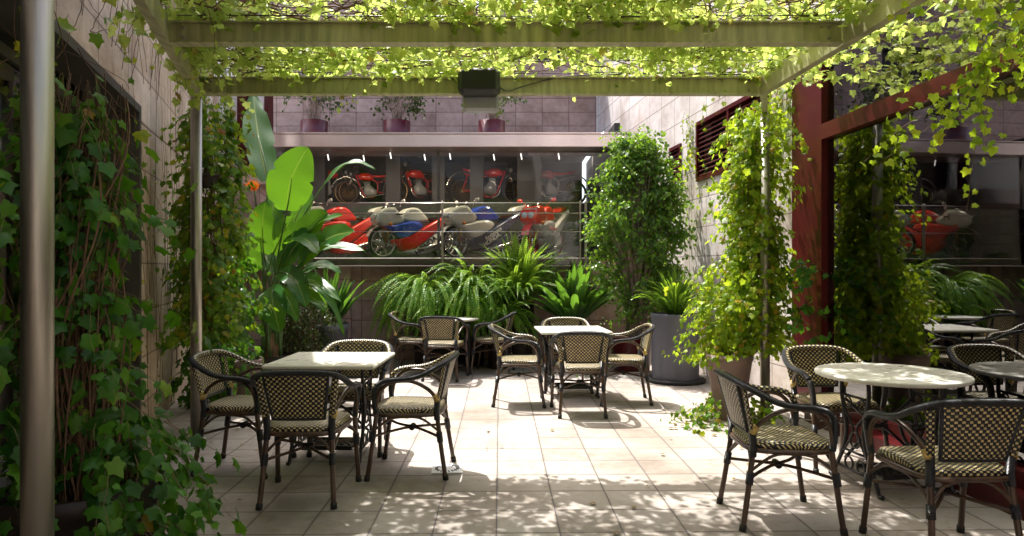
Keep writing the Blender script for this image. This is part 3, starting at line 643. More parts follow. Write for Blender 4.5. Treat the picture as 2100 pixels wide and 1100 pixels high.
for yb in (5.6, 4.34, 3.08):
    for xe in (xrl(yb)+.12, xrr(yb)-.12):
        for dz in (2.86,2.925): pgo(MB().tube([(xe,yb-.006,dz),(xe,yb-.016,dz)], .010, 8).build('bolt', M['m_grey']))
tag(MB().tube([tuple(q) for q in cr([(-.16,5.53,2.95),(-.05,5.55,2.84),(.15,5.57,2.90),(.5,5.58,2.97),(1.4,5.56,2.985),(2.0,5.6,2.98)],8)], .005, 6).build('speaker_cable', M['m_black']), 'thin black cable running from the loudspeaker along the far beam', 'cable')
# speaker hanging under the last beam
sp = empty('loudspeaker', (-.26,5.42,2.86), 0, 'black rounded loudspeaker hung from the far pergola beam', 'speaker')
MB().box((0,0,.01),(.33,.2,.2), bev=.035).build('cabinet', M['speaker'], sp)
MB().box((0,-.104,.01),(.27,.012,.15), bev=.02).build('grille', M['rubber'], sp)
MB().box((.01,.12,-.13),(.29,.12,.13), bev=.02).build('bracket', M['greyplastic'], sp)
MB().box((0,.12,.1),(.05,.05,.1)).build('clamp', M['iron'], sp)

# vine roof ------------------------------------------------------------
def canopy():
    V = empty('pergola_vine', (0,4,2.9), 0, 'sunlit yellow green vine spread over the pergola wires', 'vine')
    paths = []; rad = []
    def keep(p):
        p[1] = np.clip(p[1], -1.4, 5.8); p[0] = np.clip(p[0], xrl(p[1])+.02, xrr(p[1])-.02); p[2] = np.clip(p[2], 2.985, 3.2); return p
    for i in range(900):
        y = rng.uniform(-1.2,5.7) if i < 260 else rng.uniform(3.0,5.75)
        x = rng.uniform(xrl(y), xrr(y))
        p = wander((x,y,rng.uniform(2.97,3.12)), (rng.normal(0,1.2),rng.normal(0,.8),rng.normal(0,.1)), rng.integers(10,26), .07, .28, (0,0,-.0), keep)
        paths.append(p); rad.append(rng.choice([.003,.004,.006]))
    P, T = along(paths, .038, .04)
    # clumps and gaps
    k = np.sin(P[:,0]*2.3+1)*np.cos(P[:,1]*2.9)+ .5*np.sin(P[:,0]*5.1+P[:,1]*4)
    k = k + .9*np.sin(P[:,0]*9.1+2*np.sin(P[:,1]*3.1))*np.sin(P[:,1]*8.3+1.7*np.sin(P[:,0]*2.7))
    k = k + .9*(P[:,1]>4.7)
    keepm = rng.uniform(-1.7,1.1,len(P)) < k; 
    P = P[keepm]
    n = len(P); T = rng.normal(0,1,(n,3)); T[:,2] = -abs(T[:,2])*.6-.15
    Nn = rng.normal(0,.55,(n,3)); Nn[:,2] += 1
    # hanging tips under the beams
    hp = []
    for i in range(26):
        y = rng.choice([5.62,4.36,5.0,3.2]) + rng.normal(0,.06); x = rng.uniform(xrl(y)+.1, xrr(y)-.1)
        hp.append(wander((x,y-.03,2.98),(rng.normal(0,.6),-.15,-.6), rng.integers(3,8), .035, .35,(0,0,-.10)))
    hp.append(wander((-1.1,5.5,2.9),(-.2,0,-1),10,.04,.15,(-.12,0,-.03)))
    P2, T2 = along(hp, .035, .02); n2 = len(P2)
    Tn = rng.normal(0,.5,(n2,3)); Tn[:,2] -= 1; Nh = rng.normal(0,.5,(n2,3)); Nh[:,1] -= 1
    leaves('foliage', np.concatenate([P,P2])-[0,4,2.9], np.concatenate([T,Tn]), np.concatenate([Nn,Nh]), np.concatenate([rng.uniform(.03,.074,n), rng.uniform(.02,.045,n2)]), M['l_canopy'], V)
    allp = [p-np.array([0,4,2.9]) for p in paths+hp]; strands_mesh('stem', allp, np.array(rad+[.0018]*len(hp)), M['bark'], V, 4)
    print('canopy leaves', n+n2)
canopy()

def ivy_column(label, base, ztop, z0, rad, nst, size, every, mat, trunk, seed, bulge=None, stems=30, barkm='bark', tilt=(0,0), drift=.5):
    V = empty('ivy', (base[0],base[1],z0), 0, label, 'ivy'); B = np.array([base[0],base[1],z0]); H = ztop-z0
    def prof(t): return rad*(bulge(t) if bulge else 1)
    paths = []; 
    for i in range(nst):
        a = rng.uniform(0,2*math.pi); t = rng.uniform(0.05,1.0); r = prof(t)*rng.uniform(.45,1.0)
        p = np.array([math.cos(a)*r + tilt[0]*t, math.sin(a)*r + tilt[1]*t, t*H])
        paths.append(wander(p, (math.cos(a)*drift,math.sin(a)*drift,-.4), rng.integers(5,14), .045, .22, (0,0,-.13), lambda q: np.array([q[0],q[1],max(q[2],.02)])))
    P, T = along(paths, every, .018); n = len(P)
    C = np.array([[0,0,0]]); out = P*[1,1,0]; out = unit(out - np.stack([tilt[0]*P[:,2]/H, tilt[1]*P[:,2]/H, P[:,2]*0],1)+1e-6)
    Tn = out*.45 + rng.normal(0,.45,(n,3)); Tn[:,2] -= .8
    Nn = out*1.0 + rng.normal(0,.4,(n,3)); Nn[:,2] += .45
    leaves('foliage', P, Tn, Nn, rng.uniform(size[0],size[1],n)*np.where(rng.uniform(size=n)<.2,.6,1), M[mat], V)
    tr = []; rr = []
    for i in range(stems):
        a = rng.uniform(0,6.28); r = trunk*math.sqrt(rng.uniform(0,1)); ph = rng.uniform(0,6.28); w_ = rng.uniform(.6,1.6)
        zz = np.linspace(0, H*rng.uniform(.6,1.0), 26); 
        wg = rng.uniform(.01,.05); rr_ = r*(1+.5*np.sin(zz*rng.uniform(1,4)+ph)); tr.append(np.stack([rr_*np.cos(a+zz*w_)+wg*np.sin(zz*rng.uniform(4,9)+ph)+tilt[0]*zz/H, rr_*np.sin(a+zz*w_)+wg*np.cos(zz*rng.uniform(4,9)+ph)+tilt[1]*zz/H, zz],1)); rr.append(rng.choice([.002,.003,.004,.007]))
    strands_mesh('trunk', tr, np.array(rr), M[barkm], V, 5)
    strands_mesh('tendril', paths, .0016, M['barklight'], V, 3)
    print(label[:30], n)
    return V
def pot(name, label, loc, prof, mat, seg=40, fn=None, soilr=None, group=None, cat='pot', rim=True):
    o = empty(name, loc, 0, label, cat, group)
    H = prof[-1][1]; rt = prof[-1][0]
    full = prof + [(rt-.018,H+.0),(rt-.022,H-.05),(0.0,H-.05)]
    MB().lathe(full, (0,0,0), seg, fn, cap=False).build('body', M[mat], o)
    MB().lathe([(0,H-.045),(rt-.022,H-.042),(rt-.024,H-.06),(0,H-.06)], (0,0,0), seg, fn, cap=False).build('soil', M['soil'], o)
    return o
# near left column in its dark pot
pot('plant_pot', 'large dark brown pot at the bottom left holding the near ivy', (-1.72,2.68,0), [(.24,0),(.25,.02),(.30,.50),(.32,.51),(.32,.57)], 'darkpot')
ivy_column('large leaved dark green ivy climbing the nearest left post out of the brown pot', (-1.69,2.66), 2.15, .50, .09, 190, (.04,.078), .05, 'l_ivy', .12, 1,
           bulge=lambda t: 0.85+2.3*max(0,.5-t)*1.3, stems=230, drift=.25)
ivy_column('dark ivy trailing over the left window edge beside the first post', (-1.93,2.42), 2.0, .3, .16, 34, (.05,.10), .055, 'l_ivy', .10, 2, stems=22)
# ivy spilling low to the right of the pot
ivy_column('low ivy spilling over the pot rim onto the paving at left', (-1.57,2.66), .86, .05, .26, 115, (.04,.078), .045, 'l_ivy', .10, 3, stems=30)
# second left column
ivy_column('yellowing small leaved ivy hanging in a thick column behind the second left post', (-2.80,6.25), 3.0, .75, .20, 290, (.04,.075), .036, 'l_ivy2', .12, 4, stems=40, bulge=lambda t: .72+.42*math.sin(3*t), tilt=(.05,0), drift=.3)
ivy_column('dark green ivy mass low against the left wall behind the second post', (-2.98,6.9), 1.6, .0, .28, 170, (.045,.085), .045, 'l_ivy', .15, 5, stems=26)
pot('plant_pot', 'small taupe clay pot at the foot of the left ivy', (-2.78,7.0,0), [(.14,0),(.2,.42),(.215,.43),(.215,.47)], 'brownpot')
# right column
ivy_column('sunlit yellow green creeper hanging in a thick column on the right post', (2.28,6.5), 2.98, .60, .17, 470, (.034,.066), .030, 'l_sun', .12, 6, stems=40, bulge=lambda t: .95+.25*math.sin(4*t+1.5), tilt=(.02,0))
ivy_column('light green creeper bulging towards the grey planter beside the right column', (2.03,6.55), 1.5, .50, .19, 120, (.035,.065), .035, 'l_sun', .05, 7, stems=8)
ivy_column('ivy runners spreading over the floor round the tall taupe pot', (1.98,6.15), .32, .0, .34, 46, (.035,.065), .04, 'l_ivy2', .10, 8, stems=4)
pot('plant_pot', 'tall taupe tapered pot under the right creeper', (2.02,6.35,0), [(.12,0),(.125,.02),(.205,.54),(.215,.55),(.215,.60)], 'brownpot')

def climber(name, label, paths, mat, every, size, facing, cat='creeper', jit=.02, rad=.003, bark='bark', tmpl=IVY, down=.7):
    V = empty(name, tuple(paths[0][0]), 0, label, cat); O = np.array(paths[0][0])
    P, T = along(paths, every, jit); n = len(P)
    Tn = rng.normal(0,.5,(n,3)); Tn[:,2] -= down; Nn = rng.normal(0,.4,(n,3)) + np.array(facing)
    leaves('foliage', P-O, Tn, Nn, rng.uniform(size[0],size[1],n), M[mat], V, tmpl)
    strands_mesh('stem', [p-O for p in paths], rad, M[bark], V, 3)
    return V
# creepers on the right stone wall
ps = []
for i in range(26):
    y = rng.choice([9.5,9.0,7.0,6.95,9.6]) + rng.normal(0,.12); t = -.04
    ps.append(wander(rs(y,t,rng.uniform(2.9,3.6)), (0,rng.normal(0,.2),-1), rng.integers(10,26), .06, .14, (0,0,-.04), lambda q: np.array([min(q[0], xs_(q[1])-.02), q[1], q[2]])))
climber('wall_creeper', 'thin pale creeper trailing down the sunlit wall between the two louvres', ps, 'l_sun', .05, (.035,.065), (-1,-.2,.3))
ps = []
for i in range(16):
    y = rng.uniform(6.1,6.7)
    ps.append(wander((xg(y)-.12-rng.uniform(0,.25),y,rng.uniform(.7,1.45)), (rng.normal(0,.5),-.6,.1), rng.integers(5,12), .05, .25, (0,0,-.05)))
climber('creeper', 'loose green creeper shoots in front of the red column', ps, 'l_ivy', .05, (.04,.07), (-.2,-1,.3))
# bare creeper stems on the right wall strip and on the left wall
ps = []
for i in range(26):
    y = rng.uniform(5.75,7.7); ps.append(wander(lw(y,-.02,rng.uniform(.0,1.6)), (0,rng.normal(0,.12),1), rng.integers(24,44), .06, .10, (0,0,.03), lambda q: np.array([xl(q[1])+.02, q[1], min(q[2],4.25)])))
for i in range(24):
    y = rng.uniform(3.3,6.4); ps.append(wander(lw(y,-.02,rng.uniform(2.8,3.1)), (0,rng.normal(.4,.4),1), rng.integers(14,28), .06, .16, (0,0,.03), lambda q: np.array([xl(q[1])+.02, q[1], min(max(q[2],2.76),4.25)])))
V = empty('wall_creeper', (0,0,0), 0, 'bare brown creeper stems clinging to the left travertine wall', 'creeper')
strands_mesh('stem', ps, .0028, M['bark'], V, 4)
P, T = along(ps, .5, .02); n = len(P); Tn = rng.normal(0,.5,(n,3)); Tn[:,2]-=.6; Nn = rng.normal(0,.4,(n,3))+np.array([1,-.2,.2])
leaves('foliage', P, Tn, Nn, rng.uniform(.03,.06,n), M['l_ivy2'], V)
# leafy bits at the top left corner, on the rail
ps = []
for i in range(20):
    y = rng.uniform(4.0,5.6); ps.append(wander((xrl(y)+rng.uniform(-.1,.25),y,rng.uniform(2.95,3.1)), (rng.normal(0,.5),rng.normal(0,.5),-.3), rng.integers(5,12), .05, .25, (0,0,-.06)))
climber('creeper', 'green creeper shoots hanging over the left pergola rail', ps, 'l_canopy', .055, (.04,.085), (.3,-.6,.8))
ps = []
for i in range(16):
    y = rng.uniform(2.3,3.0); ps.append(wander((-1.45-.3*(y-2)+rng.uniform(-.5,.0),y,rng.uniform(2.2,3.0)), (rng.normal(0,.3),rng.normal(0,.3),-.8), rng.integers(8,22), .05, .2, (0,0,-.05)))
climber('creeper', 'tangle of bare twigs with a few leaves around the top of the nearest post', ps, 'l_ivy2', .30, (.04,.07), (.3,-1,.4), rad=.0025)
ps = []
for i in range(115):
    y = rng.uniform(3.6,6.2); x = rng.uniform(xrr(y)+.06, xg(y)-.12)
    ps.append(wander((x,y,rng.uniform(2.99,3.28)), (rng.normal(0,1),rng.normal(0,1),rng.normal(0,.1)), rng.integers(5,12), .06, .25, (0,0,0), lambda q: np.array([min(max(q[0],xrr(q[1])+.05),xg(q[1])-.08), q[1], min(max(q[2],2.97),3.35)])))
climber('pergola_vine', 'yellow green vine bridging from the right pergola rail to the top of the red frame', ps, 'l_canopy', .05, (.035,.075), (-.2,-.2,1), cat='vine', down=.25)
# hanging sprays at the top right, close to the viewer
ps = []
for i in range(30):
    y = rng.uniform(2.9,3.7); x = rng.uniform(2.27,2.65)*y/3.3
    ps.append(wander((x,y,rng.uniform(2.55,2.95)), (rng.normal(-.1,.5),rng.normal(0,.3),-.6), rng.integers(5,15), .045, .2, (-.03,0,-.06)))
for i in range(9):
    ps.append(wander((2.32,3.3,2.45), (-.4,rng.normal(0,.2),-.9), rng.integers(12,20), .045, .12, (-.03,0,-.02)))
climber('hanging_vine', 'bright green vine sprays hanging down in front of the glass at the top right', ps, 'l_sun', .04, (.024,.05), (-.2,-1,.4), rad=.002)

# ---- ficus bushes
def bush(name, label, base, stems_n, zlow, ztop, rad, nl, size, mat, bark, tmpl=OVAL, cat='shrub', group=None, clumps=60, stemr=.012, ell=(1,1), sparse=.0):
    V = empty(name, base, 0, label, cat, group)
    cen = []; tr = []; rr = []
    for i in range(clumps):
        t = rng.uniform(0,1)**.75; a = rng.uniform(0,6.28); z = zlow+(ztop-zlow)*t
        w_ = rad*(math.sin(math.pi*min(1,(t*.85+.12)))**.6)*math.sqrt(rng.uniform(.25,1))
        c = np.array([math.cos(a)*w_*ell[0], math.sin(a)*w_*ell[1], z]); cen.append(c)
        s_ = np.array([rng.normal(0,.05),rng.normal(0,.05),0.0]); zz = np.linspace(0,1,10)[:,None]
        path = s_*(1-zz) + c*zz + np.array([[0,0,1]])*0.0; path[:,:2] = s_[:2] + (c[:2]-s_[:2])*(zz**1.9) + rng.normal(0,.008,(10,2)); tr.append(path); rr.append(stemr*rng.uniform(.4,1))
    strands_mesh('trunk', tr, np.array(rr), M[bark], V, 5)
    tw = []
    for c in cen:
        for j in range(7): tw.append(wander(c, rng.normal(0,1,3), rng.integers(3,10), .045, .2, (0,0,-.08)))
    P, T = along(tw, max(.012, len(tw)*.22/nl), .022); n = len(P)
    Tn = T*.6 + rng.normal(0,.5,(n,3)); Tn[:,2] -= .5; Nn = rng.normal(0,.5,(n,3)); Nn[:,2] += 1; Nn[:,1] -= .3
    leaves('foliage', P, Tn, Nn, rng.uniform(size[0],size[1],n), M[mat], V, tmpl)
    strands_mesh('twig', tw, .0016, M[bark], V, 3)
    print(name, n); return V
pot('plant_pot', 'round red pot on the floor under the large ficus', (1.62,9.25,0), [(.22,0),(.24,.02),(.30,.45),(.31,.46),(.31,.5)], 'red')
bush('ficus_tree', 'large bushy light green ficus in the red pot against the sunny wall', (1.70,9.25,.45), 12, .30, 2.70, .60, 13500, (.038,.07), 'l_ficus', 'barkgrey', clumps=230, ell=(1,.6), stemr=.014)
for i, x in enumerate((-3.62,-2.11,-.37)):
    nm = ('leftmost','middle','rightmost')[i]
    pot('plant_pot', nm + ' of the three burgundy pots on the terrace above the steel fascia', (x,12.5,3.63), [(.235,0),(.25,.45)], 'redpot', group='burgundy pots on the upper terrace')
    bush('potted_ficus', 'thin stemmed dark ficus in the ' + nm + ' burgundy pot on the upper terrace', (x,12.5,4.04), 8, .25, 1.0, .5, 620, (.05,.08), 'l_dark', 'barkgrey', clumps=26, group='ficus plants on the upper terrace', stemr=.012)
bush('shrub', 'small leaved dark shrub between the paddle leaved plant and the grey pot', (-2.72,8.9,0), 6, .2, 1.0, .36, 3000, (.025,.05), 'l_dark', 'bark', clumps=70)
bush('shrub', 'little bright green shrub in front of the red ficus pot', (1.05,9.0,0), 6, .1, .5, .16, 500, (.025,.05), 'l_ficus', 'bark', clumps=18)

# ---- ferns
def fern(name, label, base, n, ln, up, droop, wd=.055, az=None):
    V = empty(name, base, 0, label, 'fern'); Vs = []; Fs = []; b = 0; spines = []
    for i in range(n):
        a = rng.uniform(0,6.28) if az is None else rng.uniform(*az); Ld = ln*rng.uniform(.55,1.1)
        d = np.array([math.cos(a),math.sin(a),0]); e = up*rng.uniform(.6,1.25); k = 34
        p = np.array([rng.normal(0,.07),rng.normal(0,.05),0.]); pts = [p.copy()]; dirv = d*math.cos(e)+np.array([0,0,math.sin(e)])
        for j in range(k):
            dirv = dirv + np.array([0,0,-1])*droop*rng.uniform(.8,1.2)/k*2.2 + rng.normal(0,.012,3); dirv /= np.linalg.norm(dirv); p = p+dirv*Ld/k; pts.append(p.copy())
        pts = np.array(pts); spines.append(pts); T = unit(np.gradient(pts,axis=0)); side = unit(np.cross(T, np.array([[0,0,1.]])+d*.2)); nr = np.cross(side,T)
        roll = rng.normal(0,.45); side = side*math.cos(roll)+nr*math.sin(roll)
        for sgn in (1,-1):
            j = np.arange(3,k+1); t = j/k; w_ = (wd*np.sin(np.clip(t*1.05,0,1)*math.pi)**.45*(1.05-.35*t)*rng.uniform(.85,1.1,len(j)))[:,None]
            st = Ld/k
            p0 = pts[j]; tip = p0+side[j]*sgn*w_+T[j]*w_*.25-nr[j]*w_*rng.uniform(0,.5,(len(j),1)); p1 = p0+T[j]*st*.42+side[j]*sgn*w_*.5; p2 = p0-T[j]*st*.42+side[j]*sgn*w_*.5
            m = len(j); Vs.append(np.concatenate([p0,p1,tip,p2])); ii = np.arange(m); Fs.append(np.stack([b+ii,b+m+ii,b+2*m+ii,b+3*m+ii],1)); b += 4*m
    npmesh('frond', np.concatenate(Vs), np.concatenate(Fs), M['l_fern'], V)
    strands_mesh('stem', spines, .003, M['stalk'], V, 3); return V
def tub(label, x, y, w_, h, mat='darkpot'):
    o = empty('planter', (x,y,0), 0, label, 'planter')
    MB().lathe([(w_*.42,0),(w_*.5,h-.04),(w_*.52,h-.04),(w_*.52,h),(w_*.47,h),(w_*.46,h-.06),(0,h-.06)],(0,0,0),32,cap=False).build('body', M[mat], o)
    MB().lathe([(0,h-.05),(w_*.46,h-.05),(w_*.46,h-.07),(0,h-.07)],(0,0,0),32,cap=False).build('soil', M['soil'], o)
tub('tall dark planter hidden under the left fern', -1.22, 9.9, .45, .88)
tub('tall dark planter under the middle fern', -.60, 9.93, .45, .86)
tub('tall dark planter under the upright fern', (.10), 9.95, .45, .90)
tub('dark planter under the broad leaved plant at the back right', .85, 9.75, .45, .62)
fern('fern', 'large arching sword fern with sunlit tips left of the back tables', (-1.22,9.9,.90), 420, 1.2, 1.0, 1.35, .042)
fern('fern', 'lush cascading fern behind the round back table', (-.60,9.93,.88), 400, 1.15, 1.15, 1.4, .042)
fern('fern', 'darker upright fern rising in front of the vitrine between the tables', (.10,9.95,.92), 360, 1.0, 1.3, .75, .04)
fern('fern', 'low front fern filling the gap under the cascading fern', (-.90,9.72,.62), 200, .85, .95, 1.2, .042)
fern('fern', 'low front fern below the upright fern beside the broad leaved plant', (-.18,9.72,.62), 200, .8, 1.0, 1.1, .042)
tub('low dark planter in front of the cascading fern', -.90, 9.55, .34, .58)
tub('low dark planter in front of the upright fern', -.18, 9.55, .34, .58)
# ---- strap leaved plants
def blade(path_fn, wd, nrm, mb, nu=6, nv=14, fold=.25, wave=0.0, t0=0.0, seed=0, shape=None):
    """broad leaf along a path, uv.x in -1..1 across, uv.y along"""
    pts = [Vector(path_fn(i/nv)) for i in range(nv+1)]; vs = []; fs = []; uv = []
    for i in range(nv+1):
        t = i/nv; T = (pts[min(i+1,nv)]-pts[max(i-1,0)]).normalized(); n_ = Vector(nrm); n_ = (n_-T*n_.dot(T)).normalized(); sd_ = T.cross(n_)
        w_ = wd*(0.8 if (wave and (i*7+int(seed*10)) % 9 == 4) else 1)*(shape(t) if shape else max(0.02, math.sin(math.pi*min(1,t**.8*.97+.03))**.7))
        for k in range(nu+1):
            s_ = -1+2*k/nu; wv = wave*math.sin(t*17+s_*2+seed)*abs(s_)
            vs.append(pts[i]+sd_*s_*w_+n_*(abs(s_)*w_*fold+wv)); uv.append((s_, t))
    for i in range(nv):
        for k in range(nu): fs.append((i*(nu+1)+k, i*(nu+1)+k+1, (i+1)*(nu+1)+k+1, (i+1)*(nu+1)+k))
    mb.add(vs, fs, lambda q: uv[q], True)
def strap_plant(name, label, base, n, ln, wd, up=(.7,1.5), droop=.5, mat='l_aspi', cat='plant', pet=.25):
    V = empty(name, base, 0, label, cat); mb = MB(); st = []
    for i in range(n):
        a = random.uniform(0,6.283); e = random.uniform(*up); Ld = ln*random.uniform(.6,1.1); d = Vector((math.cos(a),math.sin(a),0)); r0 = random.uniform(0,.07)
        p0 = d*r0; dir_ = d*math.cos(e)+Vector((0,0,math.sin(e))); pts = [p0]; p = p0.copy()
        for j in range(24):
            dir_ = (dir_+Vector((0,0,-1))*droop*random.uniform(.8,1.2)*(j/24)**1.5/8 + Vector((random.gauss(0,.01),random.gauss(0,.01),0))).normalized(); p = p+dir_*Ld/24; pts.append(p.copy())
        k0 = int(24*pet)
        def fn(t, pts=pts, k0=k0):
            s_ = k0+(24-k0)*t; i_ = min(int(s_),23); return pts[i_].lerp(pts[i_+1], s_-i_)
        nr = Vector((0,0,1))*.5 - d*.9 + Vector((random.gauss(0,.35),random.gauss(0,.35),0))
        blade(fn, wd*random.uniform(.75,1.15), nr, mb, 4, 10, .3, .004, seed=i)
        st.append(np.array([tuple(q) for q in pts[:k0+3]]))
    mb.build('leaf', M[mat], V); strands_mesh('stalk', st, .006, M['stalk'], V, 5); return V
pot('plant_pot', 'plain slate grey pot holding the broad leaved plant at back left', (-2.46,9.3,0), [(.20,0),(.22,.56),(.235,.56),(.235,.64)], 'greypot')
strap_plant('cast_iron_plant', 'broad leaved glossy plant in the grey pot at back left', (-2.46,9.3,.58), 46, .85, .055, (.9,1.55))
strap_plant('cast_iron_plant', 'broad leaved dark plant with backlit tips right of the upright fern', (.88,9.7,.56), 110, .92, .062, (.65,1.55))
strap_plant('cast_iron_plant', 'broad leaved plant standing inside the glass on the right', (3.75,5.2,.55), 40, .75, .06, (.7,1.5))
pot('plant_pot', 'grey pot inside the glass on the right', (3.75,5.2,.06), [(.2,0),(.25,.56)], 'greypot')
# fluted grey planter with grassy clump
FP = (2.02,8.45,0)
pot('fluted_planter', 'tall grey fluted planter by the right wall with a grassy clump', FP, [(.27,0),(.27,.03),(.285,.80),(.29,.84)], 'greypot', 96, lambda a: 1+.055*abs(math.sin(a*4)), cat='planter')
MB().lathe([(0,.0),(.36,.0),(.37,.03),(.35,.045),(0,.045)], (FP[0],FP[1],0.002), 48, cap=False).build('planter_tray', M['rubber'], label='low dark tray under the grey fluted planter', cat='tray')
strap_plant('grass_clump', 'dense clump of narrow arching leaves in the fluted grey planter', (FP[0],FP[1],.78), 230, .62, .013, (.75,1.55), 1.3, 'l_ficus', pet=.08)
MB().box((1.27,10.3,.94),(.12,.12,.3), bev=.02).build('hose_box', M['red'], label='small red box fixed to the back wall right of the ferns', cat='box')

# ---- bird of paradise plant
def px(X, Y, d): return Vector(((X-1050)/1400*d, d, 1.4+(550-Y)/1400*d))
ST = empty('bird_of_paradise', (-2.95,8.4,0), 0, 'tall bird of paradise plant with large paddle leaves at the back left', 'plant')
root = Vector((-2.95,8.4,0)); stk = []
specs = [ # base, tip (photo points lifted to real depth), half width, bend, normal
    ((548,372,8.2),(519,192,8.95),.19,(-.02,0,.0),(.25,-.87,.49)),
    ((588,432,8.0),(632,302,7.85),.27,(-.05,-.05,.0),(.25,-1,.1)),
    ((541,520,7.8),(545,412,7.6),.19,(0,-.08,0),(-.2,-1,.1)),
    ((655,392,8.1),(770,348,8.0),.07,(0,0,.2),(0,-.5,1)),
    ((600,520,8.1),(702,442,7.6),.10,(0,0,.12),(-.3,-.7,1)),
    ((612,545,7.8),(726,476,7.2),.17,(0,0,.10),(-.3,-1,.6)),
    ((600,520,8.0),(672,436,7.8),.20,(0,0,.05),(-.4,-1,.3)),
    ((590,500,7.9),(652,520,7.3),.13,(0,0,.12),(0,-.5,1)),
    ((600,530,8.2),(748,515,8.0),.11,(0,0,.10),(0,-.6,1)),
    ((556,590,7.7),(574,682,7.3),.17,(.02,-.12,.05),(0,-1,.25)),
    ((570,560,7.9),(628,632,7.4),.13,(.05,-.05,.12),(.3,-1,.3)),
    ((600,575,7.9),(706,690,7.7),.05,(.08,0,.16),(.4,-.7,.6)),
    ((585,580,8.0),(700,620,7.6),.09,(0,0,.14),(0,-.6,1)),
    ((520,560,8.3),(492,470,8.2),.15,(0,0,.05),(.5,-1,.2)),
    ((560,470,8.6),(560,395,8.7),.14,(0,0,0),(.6,-1,0)),
    ((575,500,8.6),(612,425,8.8),.15,(0,0,.0),(-.5,-1,.2)),
    ((540,620,8.0),(500,660,7.7),.11,(0,0,.12),(-.3,-.6,1)),
    ((560,560,8.7),(520,520,9.0),.14,(0,0,.12),(0,-.6,1)),
    ((600,470,8.4),(640,395,8.6),.11,(0,0,.05),(.8,-1,.2)),
    ((590,540,8.1),(664,452,7.9),.15,(-.05,0,.08),(-.5,-1,.5)),
    ((575,560,8.1),(640,470,7.9),.17,(0,-.05,.05),(-.3,-1,.4)),
    ((610,560,7.9),(690,500,7.3),.14,(0,0,.14),(-.2,-.8,.8)),
    ((560,520,8.2),(600,445,8.1),.16,(0,-.05,0),(.2,-1,.2)),
    ((565,600,7.8),(610,660,7.3),.10,(.04,-.1,.1),(.2,-1,.3)),
    ((600,600,8.0),(660,590,7.4),.12,(0,0,.12),(0,-.8,.8)),
    ((590,620,7.9),(668,640,7.5),.09,(0,0,.14),(.1,-.7,.7)),
    ((620,560,8.4),(700,560,8.5),.10,(0,0,.1),(0,-.6,1)),
]
for i, (b_, t_, wd, bd, nr) in enumerate(specs):
    B_ = px(*b_); T_ = px(*t_); bd = Vector(bd)
    fn = lambda t, B_=B_, T_=T_, bd=bd: B_.lerp(T_, t) + bd*math.sin(math.pi*t) - root
    mb = MB(); blade(fn, wd, nr, mb, 8, 20, .16 if i not in (0,1,2) else .08, .008, seed=i*1.7, shape=lambda t: max(.015, (math.sin(math.pi*min(1,t*.96+.04))**.55)*(1.08-.25*t)))
    mb.build('leaf', M['l_strel'], ST)
    r0 = Vector((random.uniform(-.12,.12), random.uniform(-.12,.12), .25)); mid = (r0+fn(0))/2 + Vector(((fn(0).x-r0.x)*-.25, 0, .15))
    MB().tube([tuple(q) for q in cr([r0, mid, fn(0), fn(.5)], 8)], [.017-.013*k/24 for k in range(25)], 7).build('stalk', M['stalk'], ST)
sh_ = []
for i in range(16):
    a = i*2.4; sh_.append(np.array([(math.cos(a)*.07*(1-.3*z), math.sin(a)*.07*(1-.3*z), z) for z in np.linspace(.0,.95,10)]) + rng.normal(0,.004,(10,3)))
strands_mesh('trunk', sh_, .035, M['sheath'], ST, 7)
fb = MB(); c = px(522,392,8.0)-root
for k in range(6):
    a = -.9+k*.35; tip = c+Vector((math.sin(a)*.12-.02, -.02, math.cos(a)*.14)); blade(lambda t, tip=tip: c.lerp(tip,t), .018, (0,-1,0), fb, 2, 6)
fb.build('flower', M['petal'], ST)
MB().tube([tuple(q) for q in cr([Vector((0,0,.3)), Vector((-.05,-.1,1.2)), c], 8)], .009, 6).build('flower_stalk', M['stalk'], ST)
pot('plant_pot', 'low brown tub holding the bird of paradise plant', (-2.95,8.4,0), [(.24,0),(.3,.3),(.31,.34)], 'darkpot')

# hanging basket with white hook
HB = empty('hanging_basket', (-2.72,6.1,2.12), 0, 'white plastic hanging basket hook over the second left ivy column', 'basket')
hk = cr([(0,0,.55),(0,-.01,.62),(.01,-.01,.72),(.035,-.01,.77),(.02,-.01,.80),(-.01,-.01,.78)], 5)
MB().tube([tuple(q) for q in hk], .008, 8).build('hook', M['whiteplastic'], HB)
for dx, dy in ((-.12,0),(.10,-.06),(.06,.1)): MB().tube([(0,0,.56),(dx,dy,.14)], .003, 5).build('wire', M['whiteplastic'], HB)
MB().lathe([(.06,0),(.10,.10),(.105,.10),(.105,.12),(.10,.12),(.09,.08),(0,.08)], (0,0,0), 24, cap=False).build('bowl', M['darkpot'], HB)

